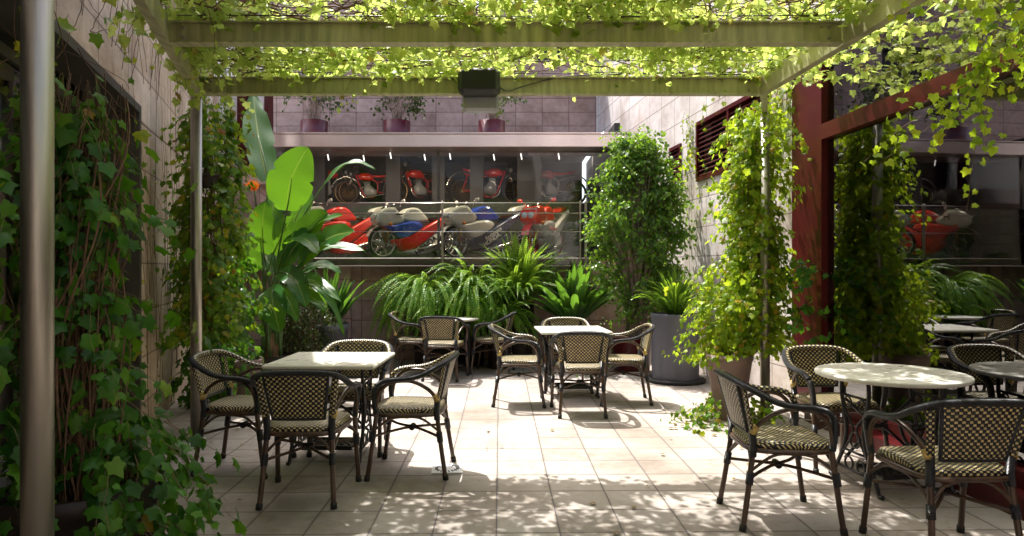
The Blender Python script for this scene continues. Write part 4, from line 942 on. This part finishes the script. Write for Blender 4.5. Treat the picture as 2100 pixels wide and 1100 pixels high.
# ================================================================== CHAIR
def chair(label, group):
    t = empty('wicker_armchair', (0,0,0), 0, label, 'chair', group)
    def m(p, s): return (p[0]*s, p[1], p[2])
    # seat
    def seatr(a): # rounded trapezoid outline
        c, s_ = math.cos(a), math.sin(a); e = .42
        x = math.copysign(abs(c)**e, c); y = math.copysign(abs(s_)**e, s_)
        wd = .225 + .015*y; return x*wd, y*.225
    sb = MB(); ns = 48; rings = [(0.0,.478),(.5,.477),(.86,.474),(.97,.466),(1.0,.452),(.985,.438),(.9,.432)]
    vs = []; fs = []; uv = []
    for k, z in rings:
        for i in range(ns):
            x, y = seatr(2*math.pi*i/ns); vs.append((x*k, y*k+.0, z - .01*(1-abs(k)))); uv.append((x*k+ (.0), y*k + (z if k>.95 else .478)*1.0*(-1 if 0 else 1)*.0 + (0 if k<.96 else (.478-z)*1.0)*(1 if y>0 else -1)))
    for r_ in range(len(rings)-1):
        for i in range(ns):
            j = (i+1) % ns; fs.append((r_*ns+i, r_*ns+j, (r_+1)*ns+j, (r_+1)*ns+i))
    sb.add(vs, fs, lambda q: uv[q], True)
    sb.build('seat', M['weave_solid'], t)
    fr = MB(); fr.tube([(seatr(2*math.pi*i/32)[0]*1.0, seatr(2*math.pi*i/32)[1]*1.0, .425) for i in range(32)], .014, 8, closed=True); fr.build('seat_frame', M['bamboo'], t)
    # legs
    for s_ in (-1, 1):
        pf = cr([m((.262,.245,0),s_), m((.255,.215,.2),s_), m((.247,.185,.44),s_)], 6)
        lg = MB().tube([tuple(q) for q in pf], .0155, 10).build('leg', M['bamboo'], t)
        MB().tube([m((.2625,.2455,-.0),s_), m((.260,.2405,.035),s_)], .0195, 10).build('foot_cap', M['rubber'], lg)
        MB().tube([m((.2545,.213,.255),s_), m((.2515,.203,.325),s_)], .021, 10).build('binding', M['wrap'], lg)
        pr = cr([m((.215,-.27,0),s_), m((.20,-.235,.22),s_), m((.188,-.205,.44),s_)], 6)
        lg = MB().tube([tuple(q) for q in pr], .0155, 10).build('leg', M['bamboo'], t)
        MB().tube([m((.2155,-.271,0),s_), m((.213,-.265,.035),s_)], .0195, 10).build('foot_cap', M['rubber'], lg)
        MB().tube([m((.199,-.231,.245),s_), m((.1955,-.222,.31),s_)], .021, 10).build('binding', M['wrap'], lg)
        MB().tube([m((.190,-.209,.39),s_), m((.187,-.205,.45),s_), m((.192,-.212,.53),s_)], .021, 10).build('binding', M['wrap'], lg)
        # back post with checked wrap
        pb = cr([m((.19,-.21,.52),s_), m((.205,-.235,.62),s_), m((.222,-.262,.755),s_)], 5)
        MB().tube([tuple(q) for q in pb], .021, 10, ry=.012, up=(0,1,0)).build('back_post', M['weave_solid'], t)
        # arm brace
        ab = cr([m((.196,-.205,.53),s_), m((.222,-.15,.60),s_), m((.245,-.04,.655),s_), m((.262,.09,.645),s_), m((.262,.165,.575),s_), m((.256,.188,.47),s_)], 6)
        MB().tube([tuple(q) for q in ab], .0125, 8).build('arm_brace', M['bamboo'], t)
        MB().tube([m((.197,-.212,.515),s_), m((.203,-.195,.56),s_)], .021, 8).build('tie', M['tie'], t)
    # top rail, one continuous U from front leg to front leg
    half = [(.247,.188,.44),(.258,.196,.53),(.268,.190,.60),(.276,.150,.648),(.282,.07,.668),(.284,-.03,.676),(.280,-.12,.700),(.262,-.20,.742),(.222,-.268,.778),(.14,-.296,.794),(0,-.305,.798)]
    full = [(-x,y,z) for x,y,z in half] + [h for h in half[:-1][::-1]]
    pth = cr(full, 5); n = len(pth); rx = []; ry_ = []
    for q in pth:
        k = min(1, max(0, (q.z-.58)/.07)); rx.append(.019+.008*k); ry_.append(.019-.003*k)
    MB().tube([tuple(q) for q in pth], ry_, 12, ry=rx, up=None).build('top_rail', M['wrap'], t) if False else None
    # explicit frame: width axis horizontal
    vs = []; fs = []; uv = []; seg = 12; ln = 0; cen = Vector((0,-.02,.6))
    for i in range(n):
        T = (pth[min(i+1,n-1)]-pth[max(i-1,0)]).normalized(); outv = Vector((pth[i].x, pth[i].y*.8 if pth[i].y<0 else 0, 0)); outv = (outv-T*outv.dot(T)).normalized(); upv = T.cross(outv).normalized()
        if upv.z < 0 and abs(T.z) < .8: upv = -upv
        if i: ln += (pth[i]-pth[i-1]).length
        for k in range(seg):
            a = 2*math.pi*k/seg; vs.append(pth[i]+outv*math.cos(a)*rx[i]+upv*math.sin(a)*ry_[i]); uv.append((k/seg*.14, ln))
    for i in range(n-1):
        for k in range(seg): fs.append((i*seg+k, i*seg+(k+1)%seg, (i+1)*seg+(k+1)%seg, (i+1)*seg+k))
    fs.append(tuple(range(seg))); fs.append(tuple((n-1)*seg+k for k in range(seg)))
    MB().add(vs, fs, lambda q: uv[q], True).build('top_rail', M['wrap'], t)
    # checked strip lying on the inner top of the rail
    i0 = [i for i in range(n) if pth[i].z > .60]; vs = []; uv = []; fs = []; ln = 0
    for c_, i in enumerate(i0):
        T = (pth[min(i+1,n-1)]-pth[max(i-1,0)]).normalized(); outv = Vector((pth[i].x, pth[i].y*.8 if pth[i].y<0 else 0, 0)); outv = (outv-T*outv.dot(T)).normalized(); upv = T.cross(outv).normalized()
        if upv.z < 0: upv = -upv
        if c_: ln += (pth[i]-pth[i0[c_-1]]).length
        for k, a in enumerate((R(100),R(130),R(160),R(190),R(215))):
            vs.append(pth[i]+outv*math.cos(a)*(rx[i]+.0025)+upv*math.sin(a)*(ry_[i]+.0025)); uv.append((ln, k*.0088+.0002))
    for c_ in range(len(i0)-1):
        for k in range(4): fs.append((c_*5+k, c_*5+k+1, c_*5+6+k, c_*5+5+k))
    MB().add(vs, fs, lambda q: uv[q], True).build('rail_weave', M['weave_solid'], t)
    # backrest panel
    def bp(u, v):
        s_ = -1+2*u; z = .515+.262*v; wd = .150+.036*v; y = -.222-.066*v - .022*(1-s_*s_)*(.5+.5*v); return (s_*wd, y, z+.012*v*(1-s_*s_))
    MB().grid(bp, 14, 10, .007, (.346,.262)).build('backrest', M['weave'], t)
    fp = [bp(k/8,0) for k in range(9)] + [bp(1,k/6) for k in range(1,7)] + [bp(1-k/8,1) for k in range(1,9)] + [bp(0,1-k/6) for k in range(1,6)]
    MB().tube(fp, .010, 8, closed=True).build('back_frame', M['wrap'], t)
    # stretchers
    sm_ = MB()
    for s_ in (-1,1):
        sm_.tube([tuple(q) for q in cr([m((.252,.205,.29),s_), m((.10,.10,.295),s_), m((.016,-.01,.30),s_), m((.09,-.12,.29),s_), m((.197,-.228,.275),s_)], 6)], .0095, 8)
        sm_.tube([tuple(q) for q in cr([m((.252,.20,.33),s_), m((.232,.10,.40),s_), m((.222,-.01,.413),s_), m((.212,-.11,.40),s_), m((.196,-.215,.32),s_)], 6)], .0085, 8)
    for (y0,x0,z0,yt) in ((.203,.252,.34,.205),(-.222,.197,.31,-.20)):
        sm_.tube([tuple(q) for q in cr([(-x0,y0,z0),(-x0*.55,yt,.395),(0,yt,.413),(x0*.55,yt,.395),(x0,y0,z0)], 6)], .0085, 8)
    so_ = sm_.build('stretcher', M['bamboo'], t)
    MB().tube([(-.032,-.01,.30),(.032,-.01,.30)], .021, 10).build('binding', M['wrap'], so_)
    return t
c0 = chair('x', 'black and straw wicker armchairs round the tables')
chairs = [
 (-1.87,4.80,-93,'wicker armchair on the left side of the near left square table, beside the second post'),
 (-1.26,4.23,2,'wicker armchair seen from behind in front of the near left square table'),
 (-1.24,5.30,180,'wicker armchair facing the viewer behind the near left square table'),
 (-.70,4.74,88,'wicker armchair on the right side of the near left square table, by the floor drain'),
 (.08,7.08,-90,'wicker armchair on the left side of the back square table'),
 (.66,6.62,0,'wicker armchair seen from behind in front of the back square table'),
 (.63,7.85,180,'wicker armchair mostly hidden behind the back square table'),
 (1.16,7.17,88,'wicker armchair on the right of the back square table before the red pot'),
 (-1.30,9.15,-98,'wicker armchair on the left of the round back table against the fern'),
 (-.86,8.66,-6,'wicker armchair seen from behind in front of the round back table'),
 (-.27,9.20,82,'wicker armchair on the right of the round back table'),
 (1.50,3.84,-91,'wicker armchair on the left of the near right round table, backed by the lit floor'),
 (2.31,4.90,184,'wicker armchair facing the viewer behind the near right round table, beside the glass'),
 (2.12,3.37,1,'wicker armchair seen from behind in the bottom right corner'),
]
for i, (x,y,rz,lab) in enumerate(chairs):
    o = c0 if i == 0 else copy_tree(c0)
    o.location = (x,y,0); o.rotation_euler = (0,0,R(rz)); o['label'] = lab

# ================================================================== TABLES
def table(label, loc, rz, rnd, size, group):
    t = empty('bistro_table', loc, rz, label, 'table', group)
    if rnd: MB().lathe([(size-.012,.700),(size,.706),(size,.722),(size-.006,.728),(0,.728)], (0,0,0), 64, cap=False).lathe([(0,.700),(size-.012,.700)],(0,0,0),64,cap=False).build('tabletop', M['tabletop'], t)
    else: MB().box((0,0,.714),(size*2,size*2,.028), bev=.008).build('tabletop', M['tabletop'], t)
    for s_ in (-1,1):
        X = .25*s_; f = MB()
        for q in (-1,1):
            f.tube([tuple(k) for k in cr([(X,q*.13,.69),(X,q*.135,.58),(X,q*.10,.45),(X,q*.085,.34),(X,q*.13,.20),(X,q*.20,.08),(X,q*.235,.015),(X,q*.265,.02)], 5)], .013, 8)
            f.tube([tuple(k) for k in cr([(X,q*.10,.47),(X,q*.03,.40),(X,q*.025,.33),(X,q*.07,.27),(X,q*.12,.20)], 5)], .008, 6)
            f.tube([(X,q*.06+.04*math.cos(a),.14+.04*math.sin(a)) for a in [k*.5236 for k in range(12)]], .007, 6, closed=True)
            f.tube([(X,q*.07+.035*math.cos(a),.53+.035*math.sin(a)) for a in [k*.5236 for k in range(12)]], .006, 6, closed=True)
        f.tube([(X,-.13,.575),(X,.13,.575)], .009, 6); f.tube([(X,-.14,.69),(X,.14,.69)], .014, 6); f.tube([(X,-.19,.10),(X,.19,.10)], .010, 6); f.tube([(X,-.12,.22),(X,.12,.22)], .008, 6)
        f.tube([(X,.05*math.cos(a),.30+.05*math.sin(a)) for a in [k*.5236 for k in range(12)]], .007, 6, closed=True)
        f.build('side_frame', M['iron'], t)
    b = MB(); b.tube([tuple(k) for k in cr([(-.25,.10,.55),(-.05,.11,.38),(.05,.11,.34),(.25,.10,.16)],5)], .010, 6); b.tube([tuple(k) for k in cr([(.25,.10,.55),(.05,.12,.38),(-.05,.12,.34),(-.25,.10,.16)],5)], .010, 6)
    b.tube([(-.25,-.06,.10),(.25,-.06,.10)], .009, 6); b.tube([(-.25,.13,.69),(.25,.13,.69)], .012, 6); b.tube([(-.25,-.13,.69),(.25,-.13,.69)], .012, 6)
    b.build('brace', M['iron'], t)
    p = MB(); 
    for q in (-.17,.17): p.box((q,-.04,.105),(.02,.25,.014))
    for k in range(7): p.box((0,-.155+k*.0385,.105),(.34,.008,.010))
    for k in range(13): p.box((-.156+k*.026,-.04,.108),(.007,.24,.008), rz=.5 if k%2 else -.5)
    p.box((0,-.165,.105),(.36,.014,.03)); p.box((0,.085,.105),(.36,.014,.03))
    p.build('treadle', M['iron'], t)
    w_ = MB(); 
    w_.tube([(.20,.02+.15*math.cos(a),.36+.15*math.sin(a)) for a in [k*2*math.pi/28 for k in range(28)]], .012, 8, closed=True)
    for k in range(5):
        a = k*2*math.pi/5; w_.tube([tuple(v) for v in cr([(.20,.02,.36),(.20,.02+.07*math.cos(a+.35),.36+.07*math.sin(a+.35)),(.20,.02+.148*math.cos(a),.36+.148*math.sin(a))],4)], .007, 6)
    w_.tube([(.16,.02,.36),(.25,.02,.36)], .022, 10); w_.build('flywheel', M['iron'], t)
    return t
G = 'bistro tables on sewing machine iron bases'
table('pale square table on black iron treadle base at near left, half in shade', (-1.33,5.08,0), R(-1), False, .39, G)
table('bright white square table on black treadle base in the middle of the yard', (.66,7.55,0), R(4), False, .38, G)
table('pale round table at the back in front of the ferns', (-.825,9.22,0), 0, True, .385, G)
table('large round table with dappled leaf shade beside the glass at right', (2.44,4.40,0), R(8), True, .45, G)

# floor drain
DR = empty('floor_drain', (-.45,4.74,.004), R(4), 'pale square drain cover with ring of slots by the left table', 'drain')
MB().box((0,0,.003),(.21,.21,.006)).build('cover', M['whiteplastic'], DR)
d_ = MB()
for k in range(18):
    a = k*2*math.pi/18; d_.box((.075*math.cos(a),.075*math.sin(a),.0075),(.022,.009,.003), rz=a)
d_.build('slot', M['rubber'], DR)

# ================================================================== MOTORCYCLES
def loft(mb, st, seg=16, pw=.75):
    """stations (x, z_low, z_high, half_width)"""
    vs = []; fs = []
    for (x,z0,z1,hw) in st:
        for k in range(seg):
            a = 2*math.pi*k/seg; c_, s_ = math.cos(a), math.sin(a)
            vs.append((x, math.copysign(abs(c_)**pw,c_)*hw, (z0+z1)/2+math.copysign(abs(s_)**pw,s_)*(z1-z0)/2))
    for i in range(len(st)-1):
        for k in range(seg): fs.append((i*seg+k, i*seg+(k+1)%seg, (i+1)*seg+(k+1)%seg, (i+1)*seg+k))
    fs.append(tuple(range(seg-1,-1,-1))); fs.append(tuple((len(st)-1)*seg+k for k in range(seg)))
    return mb.add(vs, fs, None, True)
def panel(pts, hw, name, m_, t):
    n = len(pts); cx = sum(p[0] for p in pts)/n; cz = sum(p[1] for p in pts)/n; P = cr([(x,0,z) for x,z in pts], 3, True); n = len(P); vs = []; fs = []
    for y, k in ((-hw,.72),(-hw*.93,.90),(-hw*.7,1.0),(hw*.7,1.0),(hw*.93,.90),(hw,.72)):
        for p in P: vs.append((cx+(p.x-cx)*k, y, cz+(p.z-cz)*k))
    for r_ in range(5):
        for i in range(n): fs.append((r_*n+i, r_*n+(i+1)%n, (r_+1)*n+(i+1)%n, (r_+1)*n+i))
    fs.append(tuple(range(n-1,-1,-1))); fs.append(tuple(5*n+i for i in range(n)))
    return MB().add(vs, fs, None, False).build(name, M[m_], t)
def text(s_, size, mat, parent, loc, side=1, tilt=0.0, ext=.002):
    cu = bpy.data.curves.new('lettering', 'FONT'); cu.body = s_; cu.size = size; cu.extrude = ext; cu.align_x = 'CENTER'; cu.align_y = 'CENTER'; cu.offset = size*.02
    tmp = bpy.data.objects.new('tmp', cu); COL.objects.link(tmp); bpy.context.view_layer.update()
    me = bpy.data.meshes.new_from_object(tmp.evaluated_get(bpy.context.evaluated_depsgraph_get())); bpy.data.objects.remove(tmp)
    me.materials.clear(); me.materials.append(mat); o = bpy.data.objects.new('lettering', me); COL.objects.link(o); o.parent = parent
    o.location = loc
    if side == 1: o.rotation_euler = (R(90), tilt, R(180))
    elif side == -1: o.rotation_euler = (R(90), tilt, 0)
    else: o.rotation_euler = (R(90), tilt, R(90))       # facing forward (+X)
    return o
def wheel(t, x, r, z=None, rimc='m_chrome', wd=.055, cast=False, yaw=0):
    z = z or r+wd*.0; q = MB()
    w_ = MB(); w_.tube([(x+(r-wd)*math.cos(a),0,z+(r-wd)*math.sin(a)) for a in [k*2*math.pi/32 for k in range(32)]], .026 if cast else .014, 8, closed=True)
    if cast:
        for k in range(6):
            a = k*math.pi/3+.2; w_.tube([(x,0,z),(x+(r-wd)*math.cos(a),0,z+(r-wd)*math.sin(a))], .022, 6)
    else:
        for k in range(24):
            a = k*math.pi/12; w_.tube([(x+.02*math.cos(a+1.2),(.03 if k%2 else -.03),z+.02*math.sin(a+1.2)),(x+(r-wd)*math.cos(a),0,z+(r-wd)*math.sin(a))], .003, 4)
    w_.tube([(x,-.06,z),(x,.06,z)], .035, 12)
    o = w_.build('wheel', M[rimc], t)
    MB().tube([(x+(r-wd*.55)*math.cos(a),0,z+(r-wd*.55)*math.sin(a)) for a in [k*2*math.pi/36 for k in range(36)]], wd, 10, ry=wd*.58, closed=True, up=(0,1,0)).build('tyre', M['tyre'], o) if False else \
    MB().tube([(x+(r-wd*.6)*math.cos(a),0,z+(r-wd*.6)*math.sin(a)) for a in [k*2*math.pi/36 for k in range(36)]], wd*.6, 10, closed=True).build('tyre', M['tyre'], o)
    d = MB()
    for s_ in (-.05,.05): d.tube([(x+.10*math.cos(a),s_,z+.10*math.sin(a)) for a in [k*2*math.pi/24 for k in range(24)]], .02, 4, closed=True)
    if cast: d.build('brake_disc', M['m_chrome'], o)
    return o
def sportbike(label, loc, rz, c1, c2, c3, num=None, words=(), wheelc='m_white', tailc=None, sc=1.0, c4=None):
    t = empty('motorcycle', loc, R(rz), label, 'motorcycle'); t.scale = (sc,sc,sc)
    wheel(t, .68, .31, rimc=wheelc, cast=True); wheel(t, -.68, .32, rimc=wheelc, wd=.07, cast=True)
    f = MB()
    for s_ in (-.09,.09): f.tube([(.68,s_,.31),(.52,s_,.80)], .022, 8)
    f.build('fork', M['m_gold'], t)
    f = MB(); f.tube([(-.68,.09,.32),(-.1,.12,.38)], .03, 6); f.tube([(-.68,-.09,.32),(-.1,-.12,.38)], .03, 6); f.tube([(.45,0,.75),(-.15,0,.45)], .05, 6); f.build('frame', M['m_grey'], t)
    loft(MB(), [(.28,.22,.55,.13),(.15,.2,.6,.17),(-.1,.2,.58,.17),(-.22,.26,.5,.12)]).build('engine', M['m_black'], t)
    panel([(.88,.72),(.83,.86),(.70,.96),(.50,.99),(.40,.90),(.28,.80),(.34,.70),(.52,.66),(.74,.62)], .17, 'fairing', c1, t)
    panel([(.72,.62),(.50,.66),(.30,.71),(.02,.74),(-.12,.66),(.05,.52),(.30,.40),(.42,.40),(.52,.50)], .195, 'side_fairing', c2, t)
    panel([(.44,.38),(.30,.40),(.05,.52),(-.20,.66),(-.62,.88),(-.98,1.02),(-.95,.92),(-.60,.70),(-.25,.42),(.05,.22),(.30,.16),(.42,.26)], .185, 'belly_fairing', c3, t)
    panel([(.32,.15),(.05,.21),(-.25,.41),(-.42,.52),(-.50,.40),(-.42,.20),(-.12,.10),(.20,.10)], .18, 'belly_pan', c4 or c3, t)
    panel([(.34,.84),(.20,.98),(-.02,1.0),(-.18,.88),(-.24,.76),(.20,.74)], .13, 'fuel_tank', tailc or c2, t)
    panel([(-.2,.80),(-.26,.84),(-.46,.86),(-.60,.95),(-.62,.88),(-.40,.78)], .12, 'seat', 'm_black', t)
    panel([(-.60,.93),(-.66,1.02),(-.92,1.08),(-1.0,1.02),(-.80,.96)], .10, 'tail', c1, t)
    loft(MB(), [(.74,.88,.93,.08),(.64,.92,1.02,.12),(.50,.95,1.08,.13),(.46,.97,1.06,.11)]).build('windscreen', M['m_black'], t)
    mg = MB(); mg.grid(lambda u, v: (.68+.345*math.cos(R(20+130*u)), (-.07+.14*v), .31+.345*math.sin(R(20+130*u))-.02*abs(v-.5)), 10, 4, .006); mg.build('mudguard', M[c1], t)
    for s_ in (-.065,.065):
        h = MB(); h.tube([(.80,s_,.79),(.875,s_,.785),(.895,s_,.785)], [.06,.06,.05], 14); h.build('headlight', M['lens'], t)
    for s_ in (-1,1):
        MB().tube([(.42,s_*.2,1.0),(.46,s_*.30,1.07)], .008, 5).tube([(.44,s_*.30,1.08),(.42,s_*.38,1.09)], .022, 8, ry=.035).build('mirror', M[c1], t)
        MB().tube([(.60,s_*.17,.66),(.62,s_*.205,.66)], .035, 10).build('indicator', M['orange'], t)
    MB().tube([(.44,-.33,.84),(.5,-.12,.86),(.5,.12,.86),(.44,.33,.84)], .014, 6).build('handlebar', M['m_black'], t)
    e = MB(); e.tube([(0,.16,.2),(-.3,.2,.26),(-.75,.24,.44)], [.03,.045,.05], 10); e.build('exhaust', M['m_chrome'], t)
    if num:
        MB().lathe([(0,0),(.085,0),(.085,.006),(0,.006)],(0,0,0),20,cap=False)
        text(num, .16, M['m_black'], t, (.50,.175,.84), 1)
        text(num, .14, M['m_black'], t, (-.66,.105,.89), 1)
    for (s_, size, mt, l_, tl) in words: text(s_, size, M[mt], t, l_, 1, tl)
    return t
def dirtbike(label, loc, rz, c1, frame='m_chrome', high=False, sc=1.0):
    t = empty('motorcycle', loc, R(rz), label, 'motorcycle'); t.scale = (sc,sc,sc)
    wheel(t, .66, .34, rimc='m_gold', wd=.04); wheel(t, -.62, .32, rimc='m_gold', wd=.05)
    f = MB(); top = (.30,0,1.08) if high else (.42,0,.92)
    for s_ in (-.07,.07): f.tube([(.66,s_,.34),(top[0],s_,top[2])], .016, 8)
    f.build('fork', M['m_chrome'], t)
    f = MB()
    for s_ in (-.05,.05): f.tube([tuple(q) for q in cr([(.40,0,.82),(.30,s_,.55),(.15,s_,.24),(-.1,s_,.22),(-.2,s_,.55),(-.05,s_,.70),(.40,0,.82)],4)], .014, 6); f.tube([(-.15,s_,.36),(-.62,s_*1.6,.32)], .013, 6); f.tube([(-.2,s_,.62),(-.58,s_*1.5,.74)], .012, 6); f.tube([(-.5,s_*2,.72),(-.62,s_*2,.34)], .014, 6)
    f.build('frame', M[c1], t)
    e = loft(MB(), [(.18,.26,.50,.09),(.05,.24,.60,.12),(-.1,.25,.46,.11),(-.18,.3,.4,.08)]); 
    for k in range(5): e.box((.08,0,.50+k*.03),(.16,.17,.012))
    e.build('engine', M['m_grey'], t)
    loft(MB(), [(.34,.72,.80,.06),(.24,.68,.88,.11),(.05,.66,.88,.12),(-.08,.68,.80,.08)]).build('fuel_tank', M['m_red'], t)
    loft(MB(), [(-.02,.76,.83,.08),(-.25,.75,.82,.11),(-.5,.78,.85,.10),(-.62,.82,.86,.06)]).build('seat', M['m_red'] if high is False else M['m_black'], t)
    mg = MB(); mg.grid(lambda u, v: (.66+.40*math.cos(R(25+110*u)), (-.06+.12*v), .34+.42*math.sin(R(25+110*u))), 10, 3, .005); mg.grid(lambda u, v: (-.62+.40*math.cos(R(40+125*u)), (-.06+.12*v), .34+.44*math.sin(R(40+125*u))), 10, 3, .005); mg.build('mudguard', M['m_chrome'], t)
    z = top[2]; MB().tube([tuple(q) for q in cr([(top[0]-.12,-.36,z+.06),(top[0],-.2,z+.1),(top[0]+.02,0,z),(top[0],.2,z+.1),(top[0]-.12,.36,z+.06)],4)], .011, 6).build('handlebar', M['m_chrome'], t)
    MB().tube([(top[0]+.08,0,z-.08),(top[0]+.15,0,z-.08)], [.05,.065], 12).build('headlight', M['lens'], t)
    e = MB(); e.tube([tuple(q) for q in cr([(.16,.06,.50),(.30,.10,.40),(.15,.12,.20),(-.3,.13,.28),(-.72,.13,.36)],5)], .022, 8); e.build('exhaust', M['m_chrome'], t)
    return t
FZ = 1.56
def X_(X, d): return (X-1050)/1400*d
sportbike('red and white racing motorcycle with yellow round badge at the left end of the vitrine', (X_(702,12.9),12.9,FZ), 222, 'm_white','m_red','m_red', '1', (), 'm_black', 'm_red', sc=.98)
sportbike('white, blue and red racing motorcycle with white wheels in the vitrine, lettered HONDA', (X_(850,12.75),12.75,FZ), 217, 'm_white','m_blue','m_red', None, (('HONDA',.15,'m_black',(-.16,.184,.27),-.62),), 'm_white', 'm_white', sc=.95, c4='m_white')
sportbike('white and navy racing motorcycle lettered Rothmans HONDA in the vitrine', (X_(995,12.75),12.75,FZ), 218, 'm_white','m_white','m_navy', None, (('Rothmans',.105,'m_white',(-.06,.19,.49),-.55),('HONDA',.115,'m_white',(-.02,.19,.37),-.55)), 'm_grey', 'm_blue', sc=.98, c4='m_navy')
t = sportbike('red and white racing motorcycle lettered YAMAHA at the right end of the vitrine', (X_(1118,12.8),12.8,FZ), 246, 'm_red','m_white','m_white', None, (), 'm_red', 'm_red', sc=.98)
text('YAMAHA', .075, M['m_white'], t, (.80,0,.90), 0)
text('YAMAHA', .10, M['m_red'], t, (.1,.205,.57), 1)
PZ = 2.76; PD = 14.75
dirtbike('dark classic motorcycle at the left end of the upper platform in the vitrine', (X_(665,PD),PD,PZ), 10, 'm_black', sc=.85)
dirtbike('small red framed motorcycle second from left on the upper platform', (X_(760,PD),PD,PZ), 188, 'm_red', sc=.78)
dirtbike('red motorcycle with tall fork on the upper platform behind the blue and white racer', (X_(862,PD),PD,PZ), 212, 'm_red', high=True, sc=.85)
dirtbike('red off road motorcycle in profile with pale wheels on the upper platform', (X_(1002,PD),PD,PZ), 8, 'm_red', sc=.9)
dirtbike('grey classic motorcycle at the right end of the upper platform', (X_(1130,PD),PD,PZ), 190, 'm_grey', sc=.85)
dirtbike('motorcycle with red tank parked inside the glazed room on the right', (5.2,6.2,.9), 200, 'm_red')
plane_box('display_plinth', 4.2,6.3,5.8,6.6,.06,.9, M['dark'], label='dark plinth under the motorcycle in the right room', cat='plinth')
# hanging lamps in the showroom, lit
for i, (X, dd) in enumerate(((563,12.7),(672,12.8),(745,12.9),(800,12.6),(870,12.8),(922,12.7),(1012,12.8),(1068,12.7),(1145,12.7))):
    x = (X-1050)/1400*dd; o = empty('tube_lamp', (x,dd,3.57), 0, 'lit tube lamp in the vitrine ceiling, number %s counted from the left' % ('one','two','three','four','five','six','seven','eight','nine')[i] if i else 'lit tube lamp in the vitrine ceiling nearest the paddle leaved plant', 'lamp', 'tube lamps hanging in the vitrine')
    MB().tube([(0,0,0),(.0,0,-.04)], .006, 6).build('cord', M['m_black'], o); MB().tube([(0,0,-.04),(.02,0,-.15)], .010, 8).build('tube', emis('lamp tube', (1,.93,.85), .9) if i == 0 else bpy.data.materials['lamp tube'], o)
    if True:
        ld = bpy.data.lights.new('lamp_light', 'SPOT'); ld.energy = 34 if i % 2 == 0 else 17; ld.color = (1,.82,.62); ld.shadow_soft_size = .06; ld.spot_size = R(130); ld.spot_blend = .8
        lo = bpy.data.objects.new('lamp_light', ld); COL.objects.link(lo); lo.parent = o; lo.location = (0,-.1,-.17); lo.rotation_euler = (R(-14 if i % 2 == 0 else 48),0,0)

# fallen leaves on the paving
n = 70; P = np.stack([rng.uniform(-2.2,2.4,n), rng.uniform(3.4,8.5,n), np.full(n,.006)],1)
k = rng.uniform(size=n) < .6; P[k,0] = rng.choice([1.7,-2.0],k.sum())+rng.normal(0,.25,k.sum()); P[k,1] = rng.uniform(4.5,7,k.sum())
Nf = rng.normal(0,.15,(n,3)); Nf[:,2] = 1; Tf = rng.normal(0,1,(n,3)); Tf[:,2] = 0
leaves('fallen_leaves', P+[0,0,.012], Tf, Nf, rng.uniform(.02,.045,n), leafmat('dry leaf', [(0,(0.12,0.06,0.02)),(1,(0.30,0.20,0.05))], .1), None, kind='stuff')
